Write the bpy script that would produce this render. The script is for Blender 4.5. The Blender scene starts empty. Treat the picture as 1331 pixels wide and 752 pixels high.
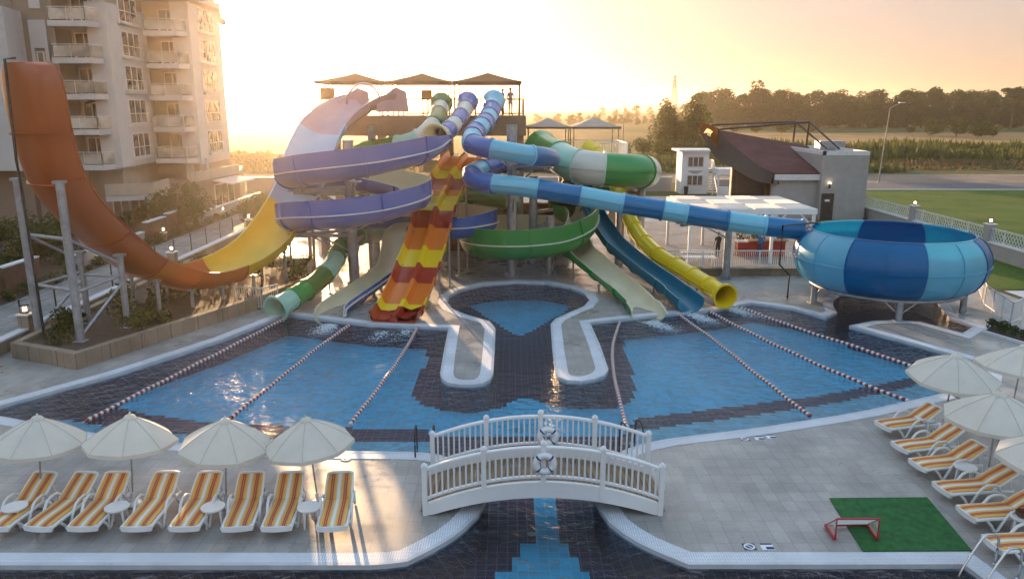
import bpy, bmesh, math, random
from mathutils import Vector, Matrix, noise
from mathutils.geometry import tessellate_polygon
random.seed(7)
S = bpy.context.scene
COL = S.collection
R = math.radians
V3 = Vector

# ------------------------------------------------------------------ survey: camera and measuring helpers
CAM_H, FOC, PITCH = 9.5, 1000.0, math.atan(0.236)
CP, SP = math.cos(PITCH), math.sin(PITCH)

def sight(x, y):
    u = (x - 665.5) / FOC; w = (376 - y) / FOC
    return V3((u, CP + w * SP, -SP + w * CP))

def G(x, y, z=0.0):
    d = sight(x, y); t = (z - CAM_H) / d.z
    return V3((d.x * t, d.y * t, z))

def P(x, y, Y):
    d = sight(x, y); t = Y / d.y
    return V3((d.x * t, Y, CAM_H + d.z * t))

# ------------------------------------------------------------------ object bookkeeping
WL = {}

def tag(o, label=None, cat=None, group=None, kind=None):
    if label: o['label'] = label
    if cat: o['category'] = cat
    if group: o['group'] = group
    if kind: o['kind'] = kind
    return o

def thing(name, label, cat, loc=(0, 0, 0), group=None):
    o = bpy.data.objects.new(name, None)
    o.empty_display_size = 0.3
    COL.objects.link(o); o.location = loc; WL[o] = V3(loc)
    return tag(o, label, cat, group)

def copy_tree(o, parent=None):
    c = o.copy(); COL.objects.link(c)
    if parent is not None: c.parent = parent
    for ch in list(o.children): copy_tree(ch, c)
    return c

class MB:
    def __init__(s): s.v = []; s.f = []; s.m = []; s.mi = 0
    def mat(s, i): s.mi = i; return s
    def face(s, idx): s.f.append(tuple(idx)); s.m.append(s.mi)
    def add(s, vs, fs):
        b = len(s.v); s.v += [V3(p) for p in vs]
        for f in fs: s.face([b + i for i in f])
        return s
    def quad(s, a, b, c, d): return s.add([a, b, c, d], [(0, 1, 2, 3)])
    def box(s, c, d, rz=0.0, M=None):
        hx, hy, hz = d[0] / 2, d[1] / 2, d[2] / 2
        cs, sn = math.cos(rz), math.sin(rz)
        vs = []
        for x, y, z in ((-hx,-hy,-hz),(hx,-hy,-hz),(hx,hy,-hz),(-hx,hy,-hz),(-hx,-hy,hz),(hx,-hy,hz),(hx,hy,hz),(-hx,hy,hz)):
            p = V3((x * cs - y * sn, x * sn + y * cs, z))
            if M is not None: p = M @ p
            vs.append(p + V3(c))
        return s.add(vs, [(0,3,2,1),(4,5,6,7),(0,1,5,4),(1,2,6,5),(2,3,7,6),(3,0,4,7)])
    def beam(s, a, b, w, h, up=(0, 0, 1)):
        a, b = V3(a), V3(b); t = (b - a).normalized(); up = V3(up)
        sd = t.cross(up)
        if sd.length < 1e-4: sd = t.cross(V3((1, 0, 0)))
        sd.normalize(); u = sd.cross(t)
        vs = [p + sd * (i * w / 2) + u * (j * h / 2) for p in (a, b) for i, j in ((-1,-1),(1,-1),(1,1),(-1,1))]
        return s.add(vs, [(0,1,2,3),(7,6,5,4),(0,4,5,1),(1,5,6,2),(2,6,7,3),(3,7,4,0)])
    def tube(s, pts, r, n=8, cap=True):
        pts = [V3(p) for p in pts]; b = len(s.v); rs = r if isinstance(r, (list, tuple)) else [r] * len(pts)
        fr = frames(pts)
        for p, (t, sd, u), rr in zip(pts, fr, rs):
            for k in range(n):
                a = 2 * math.pi * k / n
                s.v.append(p + sd * (math.cos(a) * rr) + u * (math.sin(a) * rr))
        for i in range(len(pts) - 1):
            for k in range(n):
                k2 = (k + 1) % n
                s.face([b + i*n + k, b + i*n + k2, b + (i+1)*n + k2, b + (i+1)*n + k])
        if cap:
            s.face([b + k for k in range(n)][::-1]); e = b + (len(pts) - 1) * n
            s.face([e + k for k in range(n)])
        return s
    def prism(s, poly, z0, z1):
        n = len(poly); b = len(s.v)
        for z in (z0, z1): s.v += [V3((p[0], p[1], z)) for p in poly]
        for i in range(n):
            j = (i + 1) % n; s.face([b+i, b+j, b+n+j, b+n+i])
        s.face([b + i for i in range(n)][::-1]); s.face([b + n + i for i in range(n)])
        return s
    def lathe(s, prof, c=(0, 0, 0), n=24, a0=0.0, a1=2 * math.pi):
        b = len(s.v); c = V3(c); full = abs(a1 - a0 - 2 * math.pi) < 1e-6
        m = n if full else n + 1
        for k in range(m):
            a = a0 + (a1 - a0) * k / n
            for r, z in prof: s.v.append(c + V3((r * math.cos(a), r * math.sin(a), z)))
        q = len(prof)
        for k in range(n):
            k2 = (k + 1) % m
            for i in range(q - 1):
                s.face([b + k*q + i, b + k2*q + i, b + k2*q + i + 1, b + k*q + i + 1])
        return s
    def sweep(s, pts, prof, closed=True, fr=None, cap=True, mats=None):
        """prof: list of (side, up) points, or a function of the station index that gives one"""
        fr = fr or frames(pts); b = len(s.v); q = None
        for i, (p, (t, sd, u)) in enumerate(zip(pts, fr)):
            pr = prof(i) if callable(prof) else prof
            q = len(pr)
            for x, y in pr: s.v.append(V3(p) + sd * x + u * y)
        for i in range(len(pts) - 1):
            for k in range(q if closed else q - 1):
                k2 = (k + 1) % q
                if mats is not None: s.mi = mats[k]
                s.face([b + i*q + k, b + i*q + k2, b + (i+1)*q + k2, b + (i+1)*q + k])
        if cap and closed:
            if mats is not None: s.mi = mats[0]
            for st in (0, (len(pts) - 1) * q):
                # the cap of a thin shell: strip between its two walls
                h = q // 2
                for k in range(h - 1):
                    s.face([b + st + k, b + st + k + 1, b + st + q - 2 - k, b + st + q - 1 - k])
        return s
    def build(s, name, mat, parent=None, smooth=None, fix=True, loc=None):
        me = bpy.data.meshes.new(name)
        off = V3((0, 0, 0))
        if parent is not None: off = WL.get(parent, V3((0, 0, 0)))
        elif loc is not None: off = V3(loc)
        me.from_pydata([p - off for p in s.v], [], s.f)
        mats = mat if isinstance(mat, (list, tuple)) else [mat]
        for m in mats: me.materials.append(m)
        if len(mats) > 1: me.polygons.foreach_set('material_index', s.m)
        if fix:
            bm = bmesh.new(); bm.from_mesh(me)
            bmesh.ops.recalc_face_normals(bm, faces=bm.faces); bm.to_mesh(me); bm.free()
        if smooth:
            me.polygons.foreach_set('use_smooth', [True] * len(me.polygons))
            me.set_sharp_from_angle(angle=R(smooth if smooth is not True else 40))
        me.update()
        o = bpy.data.objects.new(name, me); COL.objects.link(o)
        if parent is not None: o.parent = parent
        elif loc is not None: o.location = loc
        WL[o] = off
        return o

def frames(pts, up=V3((0, 0, 1))):
    out = []; n = len(pts)
    for i in range(n):
        a = V3(pts[max(0, i - 1)]); b = V3(pts[min(n - 1, i + 1)])
        t = (b - a).normalized()
        sd = t.cross(up)
        if sd.length < 1e-3: sd = out[-1][1] if out else V3((1, 0, 0))
        sd = sd.normalized(); u = sd.cross(t).normalized()
        out.append((t, sd, u))
    return out

def spline(ctrl, step=0.25):
    """Catmull-Rom through the points; returns points and their control parameter"""
    c = [V3(p) for p in ctrl]; pts = []; par = []
    for i in range(len(c) - 1):
        p0 = c[i - 1] if i else c[0] * 2 - c[1]
        p1, p2 = c[i], c[i + 1]
        p3 = c[i + 2] if i + 2 < len(c) else c[-1] * 2 - c[-2]
        n = max(2, int((p2 - p1).length / step))
        for k in range(n):
            t = k / n; t2, t3 = t * t, t * t * t
            pts.append(0.5 * ((2 * p1) + (p2 - p0) * t + (2*p0 - 5*p1 + 4*p2 - p3) * t2 + (3*p1 - p0 - 3*p2 + p3) * t3))
            par.append(i + t)
    pts.append(c[-1]); par.append(len(c) - 1.0)
    return pts, par

def cutpath(pts, par, a, b):
    """the stretch of a path between two control parameters, ends included"""
    def at(t):
        for i in range(len(par) - 1):
            if par[i] <= t <= par[i + 1]:
                k = (t - par[i]) / max(1e-9, par[i + 1] - par[i]); return pts[i].lerp(pts[i + 1], k)
        return pts[-1].copy()
    out = [at(a)] + [p.copy() for p, t in zip(pts, par) if a + 1e-3 < t < b - 1e-3] + [at(b)]
    return [p for i, p in enumerate(out) if i == 0 or (p - out[i-1]).length > 1e-3]

def seg_frames(pts, par, seg, a, b):
    """frames of a stretch whose two ends take the direction of the whole path, so that neighbouring sections meet exactly"""
    fr = frames(seg); e = 0.04
    for i, t in ((0, a), (-1, b)):
        lo, hi = max(0.0, t - e), min(par[-1], t + e); c = cutpath(pts, par, lo, hi)
        d = (c[-1] - c[0]).normalized(); sd = d.cross(V3((0, 0, 1))).normalized(); fr[i] = (d, sd, sd.cross(d).normalized())
    return fr

def inside(p, poly):
    x, y = p[0], p[1]; c = False; n = len(poly); j = n - 1
    for i in range(n):
        xi, yi = poly[i][0], poly[i][1]; xj, yj = poly[j][0], poly[j][1]
        if (yi > y) != (yj > y) and x < (xj - xi) * (y - yi) / (yj - yi) + xi: c = not c
        j = i
    return c

def offset(poly, d):
    """mitre offset of a closed plan polygon, positive = to the left of travel"""
    n = len(poly); out = []
    for i in range(n):
        a, b, c = V3(poly[i-1]).xy, V3(poly[i]).xy, V3(poly[(i+1) % n]).xy
        e1 = (b - a).normalized(); e2 = (c - b).normalized()
        n1 = Vector((-e1.y, e1.x)); n2 = Vector((-e2.y, e2.x))
        m = n1 + n2
        if m.length < 1e-4: m = n1
        m.normalize(); k = d / max(0.45, m.dot(n1))
        out.append(V3((b.x + m.x * k, b.y + m.y * k, 0)))
    return out

def area(poly):
    return 0.5 * sum(poly[i-1][0] * poly[i][1] - poly[i][0] * poly[i-1][1] for i in range(len(poly)))

def smooth_poly(poly, it=1):
    """one round of corner cutting on the points flagged by a third value"""
    for _ in range(it):
        out = []; n = len(poly)
        for i in range(n):
            a, b = poly[i], poly[(i + 1) % n]
            out.append(a.lerp(b, 0.25)); out.append(a.lerp(b, 0.75))
        poly = out
    return poly

def sheet(mb, outer, holes, z):
    loops = [[V3((p[0], p[1], 0)) for p in outer]] + [[V3((p[0], p[1], 0)) for p in h] for h in holes]
    tris = tessellate_polygon(loops); flat = [V3((p.x, p.y, z)) for l in loops for p in l]
    return mb.add(flat, [t for t in tris])

# ------------------------------------------------------------------ materials
class NT:
    def __init__(s, name):
        s.m = bpy.data.materials.new(name); s.m.use_nodes = True; s.t = s.m.node_tree
        s.b = s.t.nodes['Principled BSDF']; s.o = s.t.nodes['Material Output']
    def n(s, typ, **kw):
        nd = s.t.nodes.new(typ)
        for k, v in kw.items():
            if k.startswith('i_'):
                key = k[2:]; key = int(key) if key.isdigit() else key.replace('_', ' ')
                nd.inputs[key].default_value = v
            else: setattr(nd, k, v)
        return nd
    def l(s, a, b): s.t.links.new(a, b)
    def pos(s, obj=False):
        if obj: return s.n('ShaderNodeTexCoord').outputs['Object']
        return s.n('ShaderNodeNewGeometry').outputs['Position']
    def noise(s, scale, detail=4, rough=0.55, vec=None, stretch=None):
        nd = s.n('ShaderNodeTexNoise'); nd.inputs['Scale'].default_value = scale
        nd.inputs['Detail'].default_value = detail; nd.inputs['Roughness'].default_value = rough
        v = vec or s.pos()
        if stretch:
            mp = s.n('ShaderNodeMapping'); mp.inputs['Scale'].default_value = stretch; s.l(v, mp.inputs[0]); v = mp.outputs[0]
        s.l(v, nd.inputs['Vector']); return nd.outputs['Fac']
    def ramp(s, fac, stops, interp='LINEAR'):
        r = s.n('ShaderNodeValToRGB'); r.color_ramp.interpolation = interp
        e = r.color_ramp.elements
        while len(e) < len(stops): e.new(0.5)
        for el, (p, c) in zip(e, stops):
            el.position = p; el.color = (*c, 1) if len(c) == 3 else c
        s.l(fac, r.inputs[0]); return r.outputs[0]
    def mix(s, a, b, fac, mode='MIX'):
        m = s.n('ShaderNodeMix', data_type='RGBA', blend_type=mode)
        for sock, v in ((m.inputs[0], fac), (m.inputs[6], a), (m.inputs[7], b)):
            if hasattr(v, 'links'): s.l(v, sock)
            elif isinstance(v, (int, float)): sock.default_value = v
            else: sock.default_value = (*v, 1) if len(v) == 3 else v
        return m.outputs[2]
    def math(s, op, a, b=0.0):
        m = s.n('ShaderNodeMath', operation=op)
        for sock, v in ((m.inputs[0], a), (m.inputs[1], b)):
            if hasattr(v, 'links'): s.l(v, sock)
            else: sock.default_value = v
        return m.outputs[0]
    def bump(s, h, strength=0.3, dist=0.02):
        b = s.n('ShaderNodeBump'); b.inputs['Strength'].default_value = strength; b.inputs['Distance'].default_value = dist
        s.l(h, b.inputs['Height']); s.l(b.outputs[0], s.b.inputs['Normal']); return b.outputs[0]
    def col(s, c): s.l(c, s.b.inputs['Base Color'])

def paint(name, c, rough=0.45, vary=0.12, scale=1.2, metal=0.0, bump=0.0, coat=0.0, grime=0.0, trans=0.0, rvar=.2):
    t = NT(name); k = 1 - vary
    a = tuple(x * k for x in c); b = tuple(min(1, x * (1 + vary)) for x in c)
    fac = t.noise(scale, 5, 0.6)
    colr = t.ramp(fac, [(0.3, a), (0.7, b)])
    if grime:
        g = t.noise(0.7, 6, 0.7, stretch=(1, 1, 0.25))
        gm = t.ramp(g, [(0.5, (0, 0, 0)), (0.75, (grime,) * 3)])
        colr = t.mix(colr, tuple(x * 0.45 + 0.02 for x in c), gm)
    t.col(colr)
    r = t.ramp(t.noise(scale * 2.3, 4), [(0.3, (rough * (1 - rvar),) * 3), (0.7, (min(1, rough * (1 + rvar)),) * 3)])
    t.l(r, t.b.inputs['Roughness'])
    t.b.inputs['Metallic'].default_value = metal
    if coat: t.b.inputs['Coat Weight'].default_value = coat; t.b.inputs['Coat Roughness'].default_value = 0.12
    if bump: t.bump(t.noise(scale * 12, 3), bump, 0.01)
    if trans:
        # thin translucent fibreglass or cloth: part of the light passes through
        tr = t.n('ShaderNodeBsdfTranslucent'); t.l(colr, tr.inputs[0])
        mx = t.n('ShaderNodeMixShader'); mx.inputs[0].default_value = trans
        t.l(t.b.outputs[0], mx.inputs[1]); t.l(tr.outputs[0], mx.inputs[2]); t.l(mx.outputs[0], t.o.inputs[0])
    return t.m

def emit(name, c, e):
    t = NT(name); t.b.inputs['Base Color'].default_value = (*c, 1)
    t.b.inputs['Emission Color'].default_value = (*c, 1); t.b.inputs['Emission Strength'].default_value = e
    return t.m

def tiles(name, base, grout, size, gap=0.02, rough=0.5, vary=0.25, bump=0.15, wet=0.0, off=0.0, size_y=None, stain=0.35):
    """square tiles laid in plan (or over x+z / y+z on upright faces) with grout, tone changes from tile to tile and stains"""
    t = NT(name)
    br = t.n('ShaderNodeTexBrick', offset=off, squash=1.0)
    br.inputs['Scale'].default_value = 1.0; br.inputs['Brick Width'].default_value = size
    br.inputs['Row Height'].default_value = size_y or size; br.inputs['Mortar Size'].default_value = gap
    br.inputs['Mortar Smooth'].default_value = 0.3; br.inputs['Bias'].default_value = 0.0
    br.inputs['Color1'].default_value = (*[x * (1 - vary) for x in base], 1)
    br.inputs['Color2'].default_value = (*[x * (1 + vary) for x in base], 1)
    br.inputs['Mortar'].default_value = (*grout, 1)
    t.l(t.pos(), br.inputs['Vector'])
    st = t.ramp(t.noise(0.45, 7, 0.65), [(0.35, (1 - stain,) * 3), (0.65, (1.08,) * 3)])
    fine = t.ramp(t.noise(14, 3), [(0.2, (0.88,) * 3), (0.8, (1.1,) * 3)])
    c = t.mix(t.mix(br.outputs['Color'], st, 1.0, 'MULTIPLY'), fine, 1.0, 'MULTIPLY'); t.col(c)
    rr = t.ramp(t.noise(0.35, 5, 0.6), [(0.38, (max(0.06, rough - wet),) * 3), (0.62, (min(1, rough + 0.12),) * 3)])
    t.l(rr, t.b.inputs['Roughness'])
    h = t.math('SUBTRACT', t.math('MULTIPLY', t.noise(9, 3), 0.25), br.outputs['Fac'])
    t.bump(h, bump, 0.02)
    return t.m
# ------------------------------------------------------------------ camera, sky, sun, air
SUN_EL, SUN_AZ = R(5.0), R(-17.0)
SKY_KNEE = 0.95
EXPOSURE, SKY_STRENGTH, SUN_STRENGTH = 2.75, 0.15, 2.4
cam = bpy.data.cameras.new('camera'); cam.sensor_width = 36; cam.lens = 36 * FOC / 1331
cam.clip_start = 0.3; cam.clip_end = 20000
co = bpy.data.objects.new('camera', cam); COL.objects.link(co); co.location = (0, 0, CAM_H)
co.rotation_euler = (math.pi / 2 - PITCH, 0, 0); S.camera = co

W = bpy.data.worlds.new('World'); S.world = W; W.use_nodes = True
wt = W.node_tree; bg = wt.nodes['Background']
sky = wt.nodes.new('ShaderNodeTexSky'); sky.sky_type = 'NISHITA'; sky.sun_disc = False
sky.sun_elevation = SUN_EL; sky.sun_rotation = SUN_AZ; sky.altitude = 0
sky.air_density = 1.0; sky.dust_density = 0.8; sky.ozone_density = 1.4
# dusty evening air: the lowest part of the sky is dimmer and peach, the zenith is brightened as added bluish fill for the deck
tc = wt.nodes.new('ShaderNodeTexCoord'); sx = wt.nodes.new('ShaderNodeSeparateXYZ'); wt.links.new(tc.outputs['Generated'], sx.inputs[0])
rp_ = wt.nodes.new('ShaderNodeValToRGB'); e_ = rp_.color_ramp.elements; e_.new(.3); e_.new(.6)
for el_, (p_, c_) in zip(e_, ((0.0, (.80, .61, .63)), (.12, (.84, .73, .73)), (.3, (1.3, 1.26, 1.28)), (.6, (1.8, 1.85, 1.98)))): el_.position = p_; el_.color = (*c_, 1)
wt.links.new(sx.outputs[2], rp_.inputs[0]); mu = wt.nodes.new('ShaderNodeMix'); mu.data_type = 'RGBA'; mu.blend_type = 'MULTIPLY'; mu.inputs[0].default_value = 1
# thick air evens out the brightest part round the sun: c / (1 + c / L)
sc_ = wt.nodes.new('ShaderNodeVectorMath'); sc_.operation = 'SCALE'; sc_.inputs['Scale'].default_value = 1 / SKY_KNEE; wt.links.new(sky.outputs[0], sc_.inputs[0])
ad_ = wt.nodes.new('ShaderNodeVectorMath'); ad_.operation = 'ADD'; ad_.inputs[1].default_value = (1, 1, 1); wt.links.new(sc_.outputs[0], ad_.inputs[0])
dv_ = wt.nodes.new('ShaderNodeVectorMath'); dv_.operation = 'DIVIDE'; wt.links.new(sky.outputs[0], dv_.inputs[0]); wt.links.new(ad_.outputs[0], dv_.inputs[1])
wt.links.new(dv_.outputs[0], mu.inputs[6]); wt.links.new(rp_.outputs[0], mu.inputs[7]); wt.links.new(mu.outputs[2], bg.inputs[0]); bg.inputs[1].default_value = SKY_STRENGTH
W.cycles.sampling_method = 'MANUAL'; W.cycles.sample_map_resolution = 1024

sd = V3((math.sin(SUN_AZ) * math.cos(SUN_EL), math.cos(SUN_AZ) * math.cos(SUN_EL), math.sin(SUN_EL)))
sl = bpy.data.lights.new('sun', 'SUN'); sl.energy = SUN_STRENGTH; sl.angle = R(0.6); sl.color = (1.0, 0.64, 0.33)
so = bpy.data.objects.new('sun', sl); COL.objects.link(so); so.rotation_euler = sd.to_track_quat('Z', 'Y').to_euler()

vs = S.view_settings; vs.view_transform = 'Standard'; vs.look = 'None'; vs.exposure = EXPOSURE; vs.gamma = 1
vs.use_curve_mapping = False
cy = S.cycles
cy.use_denoising = True
try: cy.denoiser = 'OPENIMAGEDENOISE'
except Exception: pass
cy.max_bounces = 7; cy.diffuse_bounces = 3; cy.glossy_bounces = 3; cy.transmission_bounces = 4
cy.transparent_max_bounces = 10; cy.volume_bounces = 1; cy.caustics_reflective = False; cy.caustics_refractive = False
cy.sample_clamp_indirect = 6; cy.sample_clamp_direct = 30; cy.use_adaptive_sampling = True; cy.adaptive_threshold = 0.02

# ------------------------------------------------------------------ palette
M = {}
M['white'] = paint('white_plastic', (0.74, 0.75, 0.77), 0.35, 0.05, 3, grime=0.12)
M['white_steel'] = paint('white_painted_metal', (0.72, 0.73, 0.75), 0.4, 0.06, 2, grime=0.15)
M['steel'] = paint('galvanised_steel', (0.36, 0.37, 0.40), 0.42, 0.22, 3.5, metal=0.55, grime=0.2)
M['chrome'] = paint('polished_steel', (0.6, 0.6, 0.62), 0.18, 0.05, 3, metal=1.0)
M['dark_metal'] = paint('dark_painted_metal', (0.035, 0.03, 0.03), 0.45, 0.2, 4)
M['concrete'] = paint('painted_concrete', (0.34, 0.25, 0.19), 0.8, 0.14, 1.5, bump=0.15, grime=0.3)
M['stone'] = tiles('planter_stone', (0.30, 0.23, 0.17), (0.16, 0.12, 0.09), 0.6, 0.012, 0.8, 0.15, 0.2)
M['cap_stone'] = paint('pale_cap_stone', (0.62, 0.62, 0.64), 0.6, 0.08, 3, bump=0.1, grime=0.15)
M['wall_grey'] = paint('grey_render', (0.33, 0.32, 0.32), 0.85, 0.08, 1.5, bump=0.15, grime=0.15)
M['soil'] = paint('soil', (0.07, 0.048, 0.03), 0.95, 0.35, 5, bump=0.6)
M['deck'] = tiles('deck_tile', (0.36, 0.335, 0.318), (0.225, 0.205, 0.19), 0.35, 0.007, 0.52, 0.09, 0.1, wet=0.32, size_y=.47, stain=.3)
M['coping'] = tiles('coping_grating', (0.80, 0.82, 0.88), (0.52, 0.54, 0.60), 0.055, 0.013, 0.5, 0.05, 0.3, stain=0.18)
M['slab'] = paint('pale_wet_stone', (0.52, 0.53, 0.57), 0.32, 0.1, 1.8, bump=0.08, grime=0.15)
M['walk'] = tiles('walkway_paver', (0.27, 0.26, 0.255), (0.17, 0.165, 0.16), 0.22, 0.01, 0.75, 0.12, 0.2)

def tile_floor(name, base, grout, size):
    t = NT(name)
    br = t.n('ShaderNodeTexBrick', offset=0.0)
    br.inputs['Scale'].default_value = 1.0; br.inputs['Brick Width'].default_value = size; br.inputs['Row Height'].default_value = size
    br.inputs['Mortar Size'].default_value = 0.014; br.inputs['Color1'].default_value = (*[x * .85 for x in base], 1)
    br.inputs['Color2'].default_value = (*[x * 1.15 for x in base], 1); br.inputs['Mortar'].default_value = (*grout, 1)
    sp = t.n('ShaderNodeSeparateXYZ'); t.l(t.pos(), sp.inputs[0])
    cb = t.n('ShaderNodeCombineXYZ'); t.l(t.math('ADD', sp.outputs[0], t.math('MULTIPLY', sp.outputs[2], 0.37)), cb.inputs[0])
    t.l(t.math('ADD', sp.outputs[1], sp.outputs[2]), cb.inputs[1]); t.l(cb.outputs[0], br.inputs['Vector'])
    t.col(br.outputs['Color']); t.b.inputs['Roughness'].default_value = 0.35
    return t.m
M['pool_blue'] = tile_floor('pool_tile_blue', (0.06, 0.62, 0.97), (0.17, 0.66, 0.95), 0.25)
M['pool_pale'] = tile_floor('pool_tile_pale', (0.24, 0.62, 0.82), (0.34, 0.66, 0.8), 0.25)
M['pool_navy'] = tile_floor('pool_tile_navy', (0.036, 0.016, 0.050), (0.15, 0.12, 0.22), 0.25)

def water(name, ripple, big, tint):
    t = NT(name); t.t.nodes.remove(t.b)
    n1 = t.noise(big, 3, 0.5, stretch=(1, 1.35, 1)); n2 = t.noise(big * 3.1, 3, 0.55)
    cov = t.ramp(t.noise(0.22, 3), [(0.35, (0.55,) * 3), (0.65, (1,) * 3)])
    h = t.math('MULTIPLY', t.math('ADD', n1, t.math('MULTIPLY', n2, 0.35)), cov)
    b = t.n('ShaderNodeBump'); b.inputs['Strength'].default_value = 1.0; b.inputs['Distance'].default_value = ripple
    t.l(h, b.inputs['Height'])
    fr = t.n('ShaderNodeFresnel'); fr.inputs['IOR'].default_value = 1.36; t.l(b.outputs[0], fr.inputs['Normal'])
    tr = t.n('ShaderNodeBsdfTransparent'); tr.inputs[0].default_value = (*tint, 1)
    gl = t.n('ShaderNodeBsdfGlossy'); gl.inputs['Roughness'].default_value = 0.04; t.l(b.outputs[0], gl.inputs['Normal'])
    mx = t.n('ShaderNodeMixShader'); t.l(fr.outputs[0], mx.inputs[0]); t.l(tr.outputs[0], mx.inputs[1]); t.l(gl.outputs[0], mx.inputs[2])
    t.l(mx.outputs[0], t.o.inputs[0]); return t.m
M['water'] = water('pool_water', 0.21, 2.3, (0.86, 0.95, 0.98))

def ground_mat():
    t = NT('farmland')
    sp = t.n('ShaderNodeSeparateXYZ'); t.l(t.pos(), sp.inputs[0])
    wob = t.math('MULTIPLY', t.math('SUBTRACT', t.noise(0.012, 3), 0.5), 60)
    y = t.math('ADD', sp.outputs[1], wob)
    band = t.n('ShaderNodeMapRange'); band.inputs['From Min'].default_value = 0; band.inputs['From Max'].default_value = 1200
    t.l(y, band.inputs[0])
    c = t.ramp(band.outputs[0], [(0.0, (0.12, 0.10, 0.05)), (0.10, (0.085, 0.10, 0.03)), (0.145, (0.07, 0.095, 0.03)), (0.17, (0.10, 0.115, 0.035)),
        (0.24, (0.17, 0.135, 0.06)), (0.27, (0.06, 0.085, 0.03)), (0.36, (0.15, 0.13, 0.055)), (0.42, (0.07, 0.09, 0.035)), (0.6, (0.12, 0.12, 0.05)), (0.75, (0.07, 0.09, 0.04)), (1.0, (0.10, 0.11, 0.05))])
    f = t.ramp(t.noise(0.35, 6, 0.7, stretch=(0.4, 1, 1)), [(0.3, (0.65,) * 3), (0.7, (1.3,) * 3)])
    t.col(t.mix(c, f, 1.0, 'MULTIPLY')); t.b.inputs['Roughness'].default_value = 1.0
    t.b.inputs['Specular IOR Level'].default_value = 0.1
    t.bump(t.noise(1.2, 5, 0.7), 0.6, 0.3)
    return t.m
M['farmland'] = ground_mat()

def grassy(name, a, b, c, s=0.5):
    t = NT(name)
    m1 = t.ramp(t.noise(s, 6, 0.65), [(0.3, a), (0.5, b), (0.72, c)])
    f = t.ramp(t.noise(7, 4, 0.7), [(0.25, (0.6,) * 3), (0.75, (1.35,) * 3)])
    t.col(t.mix(m1, f, 1.0, 'MULTIPLY')); t.b.inputs['Roughness'].default_value = 0.95
    t.b.inputs['Specular IOR Level'].default_value = 0.15
    t.bump(t.noise(9, 4, 0.7), 0.8, 0.08); return t.m
M['lawn'] = grassy('lawn_grass', (0.045, 0.085, 0.012), (0.075, 0.13, 0.02), (0.13, 0.14, 0.035), 0.18)
M['wild_grass'] = grassy('wild_grass', (0.06, 0.07, 0.02), (0.11, 0.10, 0.035), (0.20, 0.15, 0.07), 0.4)
M['stubble'] = grassy('dry_stubble', (0.24, 0.14, 0.06), (0.33, 0.20, 0.085), (0.38, 0.25, 0.12), 0.05)
M['gravel'] = grassy('dirt_track', (0.18, 0.13, 0.10), (0.26, 0.20, 0.16), (0.34, 0.28, 0.23), 0.2)
M['asphalt'] = paint('asphalt', (0.085, 0.085, 0.10), 0.85, 0.2, 2, bump=0.2)
M['hill'] = paint('far_hill', (0.10, 0.11, 0.07), 1.0, 0.3, 0.004)

def struct(name, mb, mat, **kw):
    o = mb.build(name, mat, **kw); o['kind'] = 'structure'; return o

# ------------------------------------------------------------------ pool outline, measured on the deck
def pts(*a): return [G(x, y) for x, y in a]
OUTLINE = [G(x, y) for x, y in (
    (-70, 542), (0, 527), (150, 486), (290, 440), (372, 408), (420, 414), (480, 421), (583, 426),
    # left pier
    (577, 455), (572, 485), (574, 492), (582, 497), (596, 499.5), (612, 500), (627, 498), (637, 493), (641, 486), (643, 455), (644, 427),
    # round splash pool
    (637, 417.5), (607, 409), (588, 401), (581.5, 393), (584, 384), (600, 375.5), (630, 369), (669, 366), (708, 367), (740, 373), (760, 381), (766, 390), (759, 398), (742, 405), (722, 414), (715.5, 421),
    # right pier
    (718, 455), (722, 485), (726, 490), (737, 494), (756, 495.5), (773, 492.5), (786, 487.5), (791, 480), (780, 448), (767, 419),
    (810, 414), (870, 408), (930, 402), (977, 393), (1030, 400), (1073, 412), (1088, 406), (1083, 398), (1083, 391), (1092, 384), (1120, 379), (1160, 377.5), (1195, 381), (1216, 390), (1224, 402), (1234, 413), (1266, 424), (1251, 433),
    (1226, 426), (1196, 418), (1160, 416), (1135, 417), (1104, 423), (1180, 444), (1266, 468), (1284, 480), (1281, 494), (1262, 504), (1215, 513.5), (1170, 523.5), (1127, 533), (1088, 540), (1050, 546), (1012, 552), (973, 557.5), (936, 562), (900, 566), (866, 570.5),
    # right side of the channel under the footbridge
    (838, 576), (815, 583), (797, 592), (784, 605), (776, 620), (773, 636), (774, 650), (780, 661), (792, 679), (810, 693), (833, 707), (857, 718), (895, 733.5), (1000, 733.5), (1130, 733.5), (1253, 733), (1277, 751), (1330, 791), (1400, 842))]
OUTLINE += [V3((12.6, 10.0, 0)), V3((-22, 10.0, 0))]
OUTLINE += [G(x, y) for x, y in ((-330, 734.5), (-100, 734.5), (200, 734.5), (480, 734.5), (505, 733), (530, 729.5), (561, 714), (587, 699), (607, 683), (622, 667), (630, 652), (634, 638), (632, 625), (622, 612), (606, 602), (590, 596), (572, 591), (550, 588), (530, 587), (450, 586), (370, 584.5), (300, 581), (224, 575), (170, 569), (120, 562), (60, 551.5), (0, 540.5))]
for p in OUTLINE: p.z = 0
if area(OUTLINE) < 0: OUTLINE.reverse()
WATER_Z, FLOOR_Z = -0.10, -1.05

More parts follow.
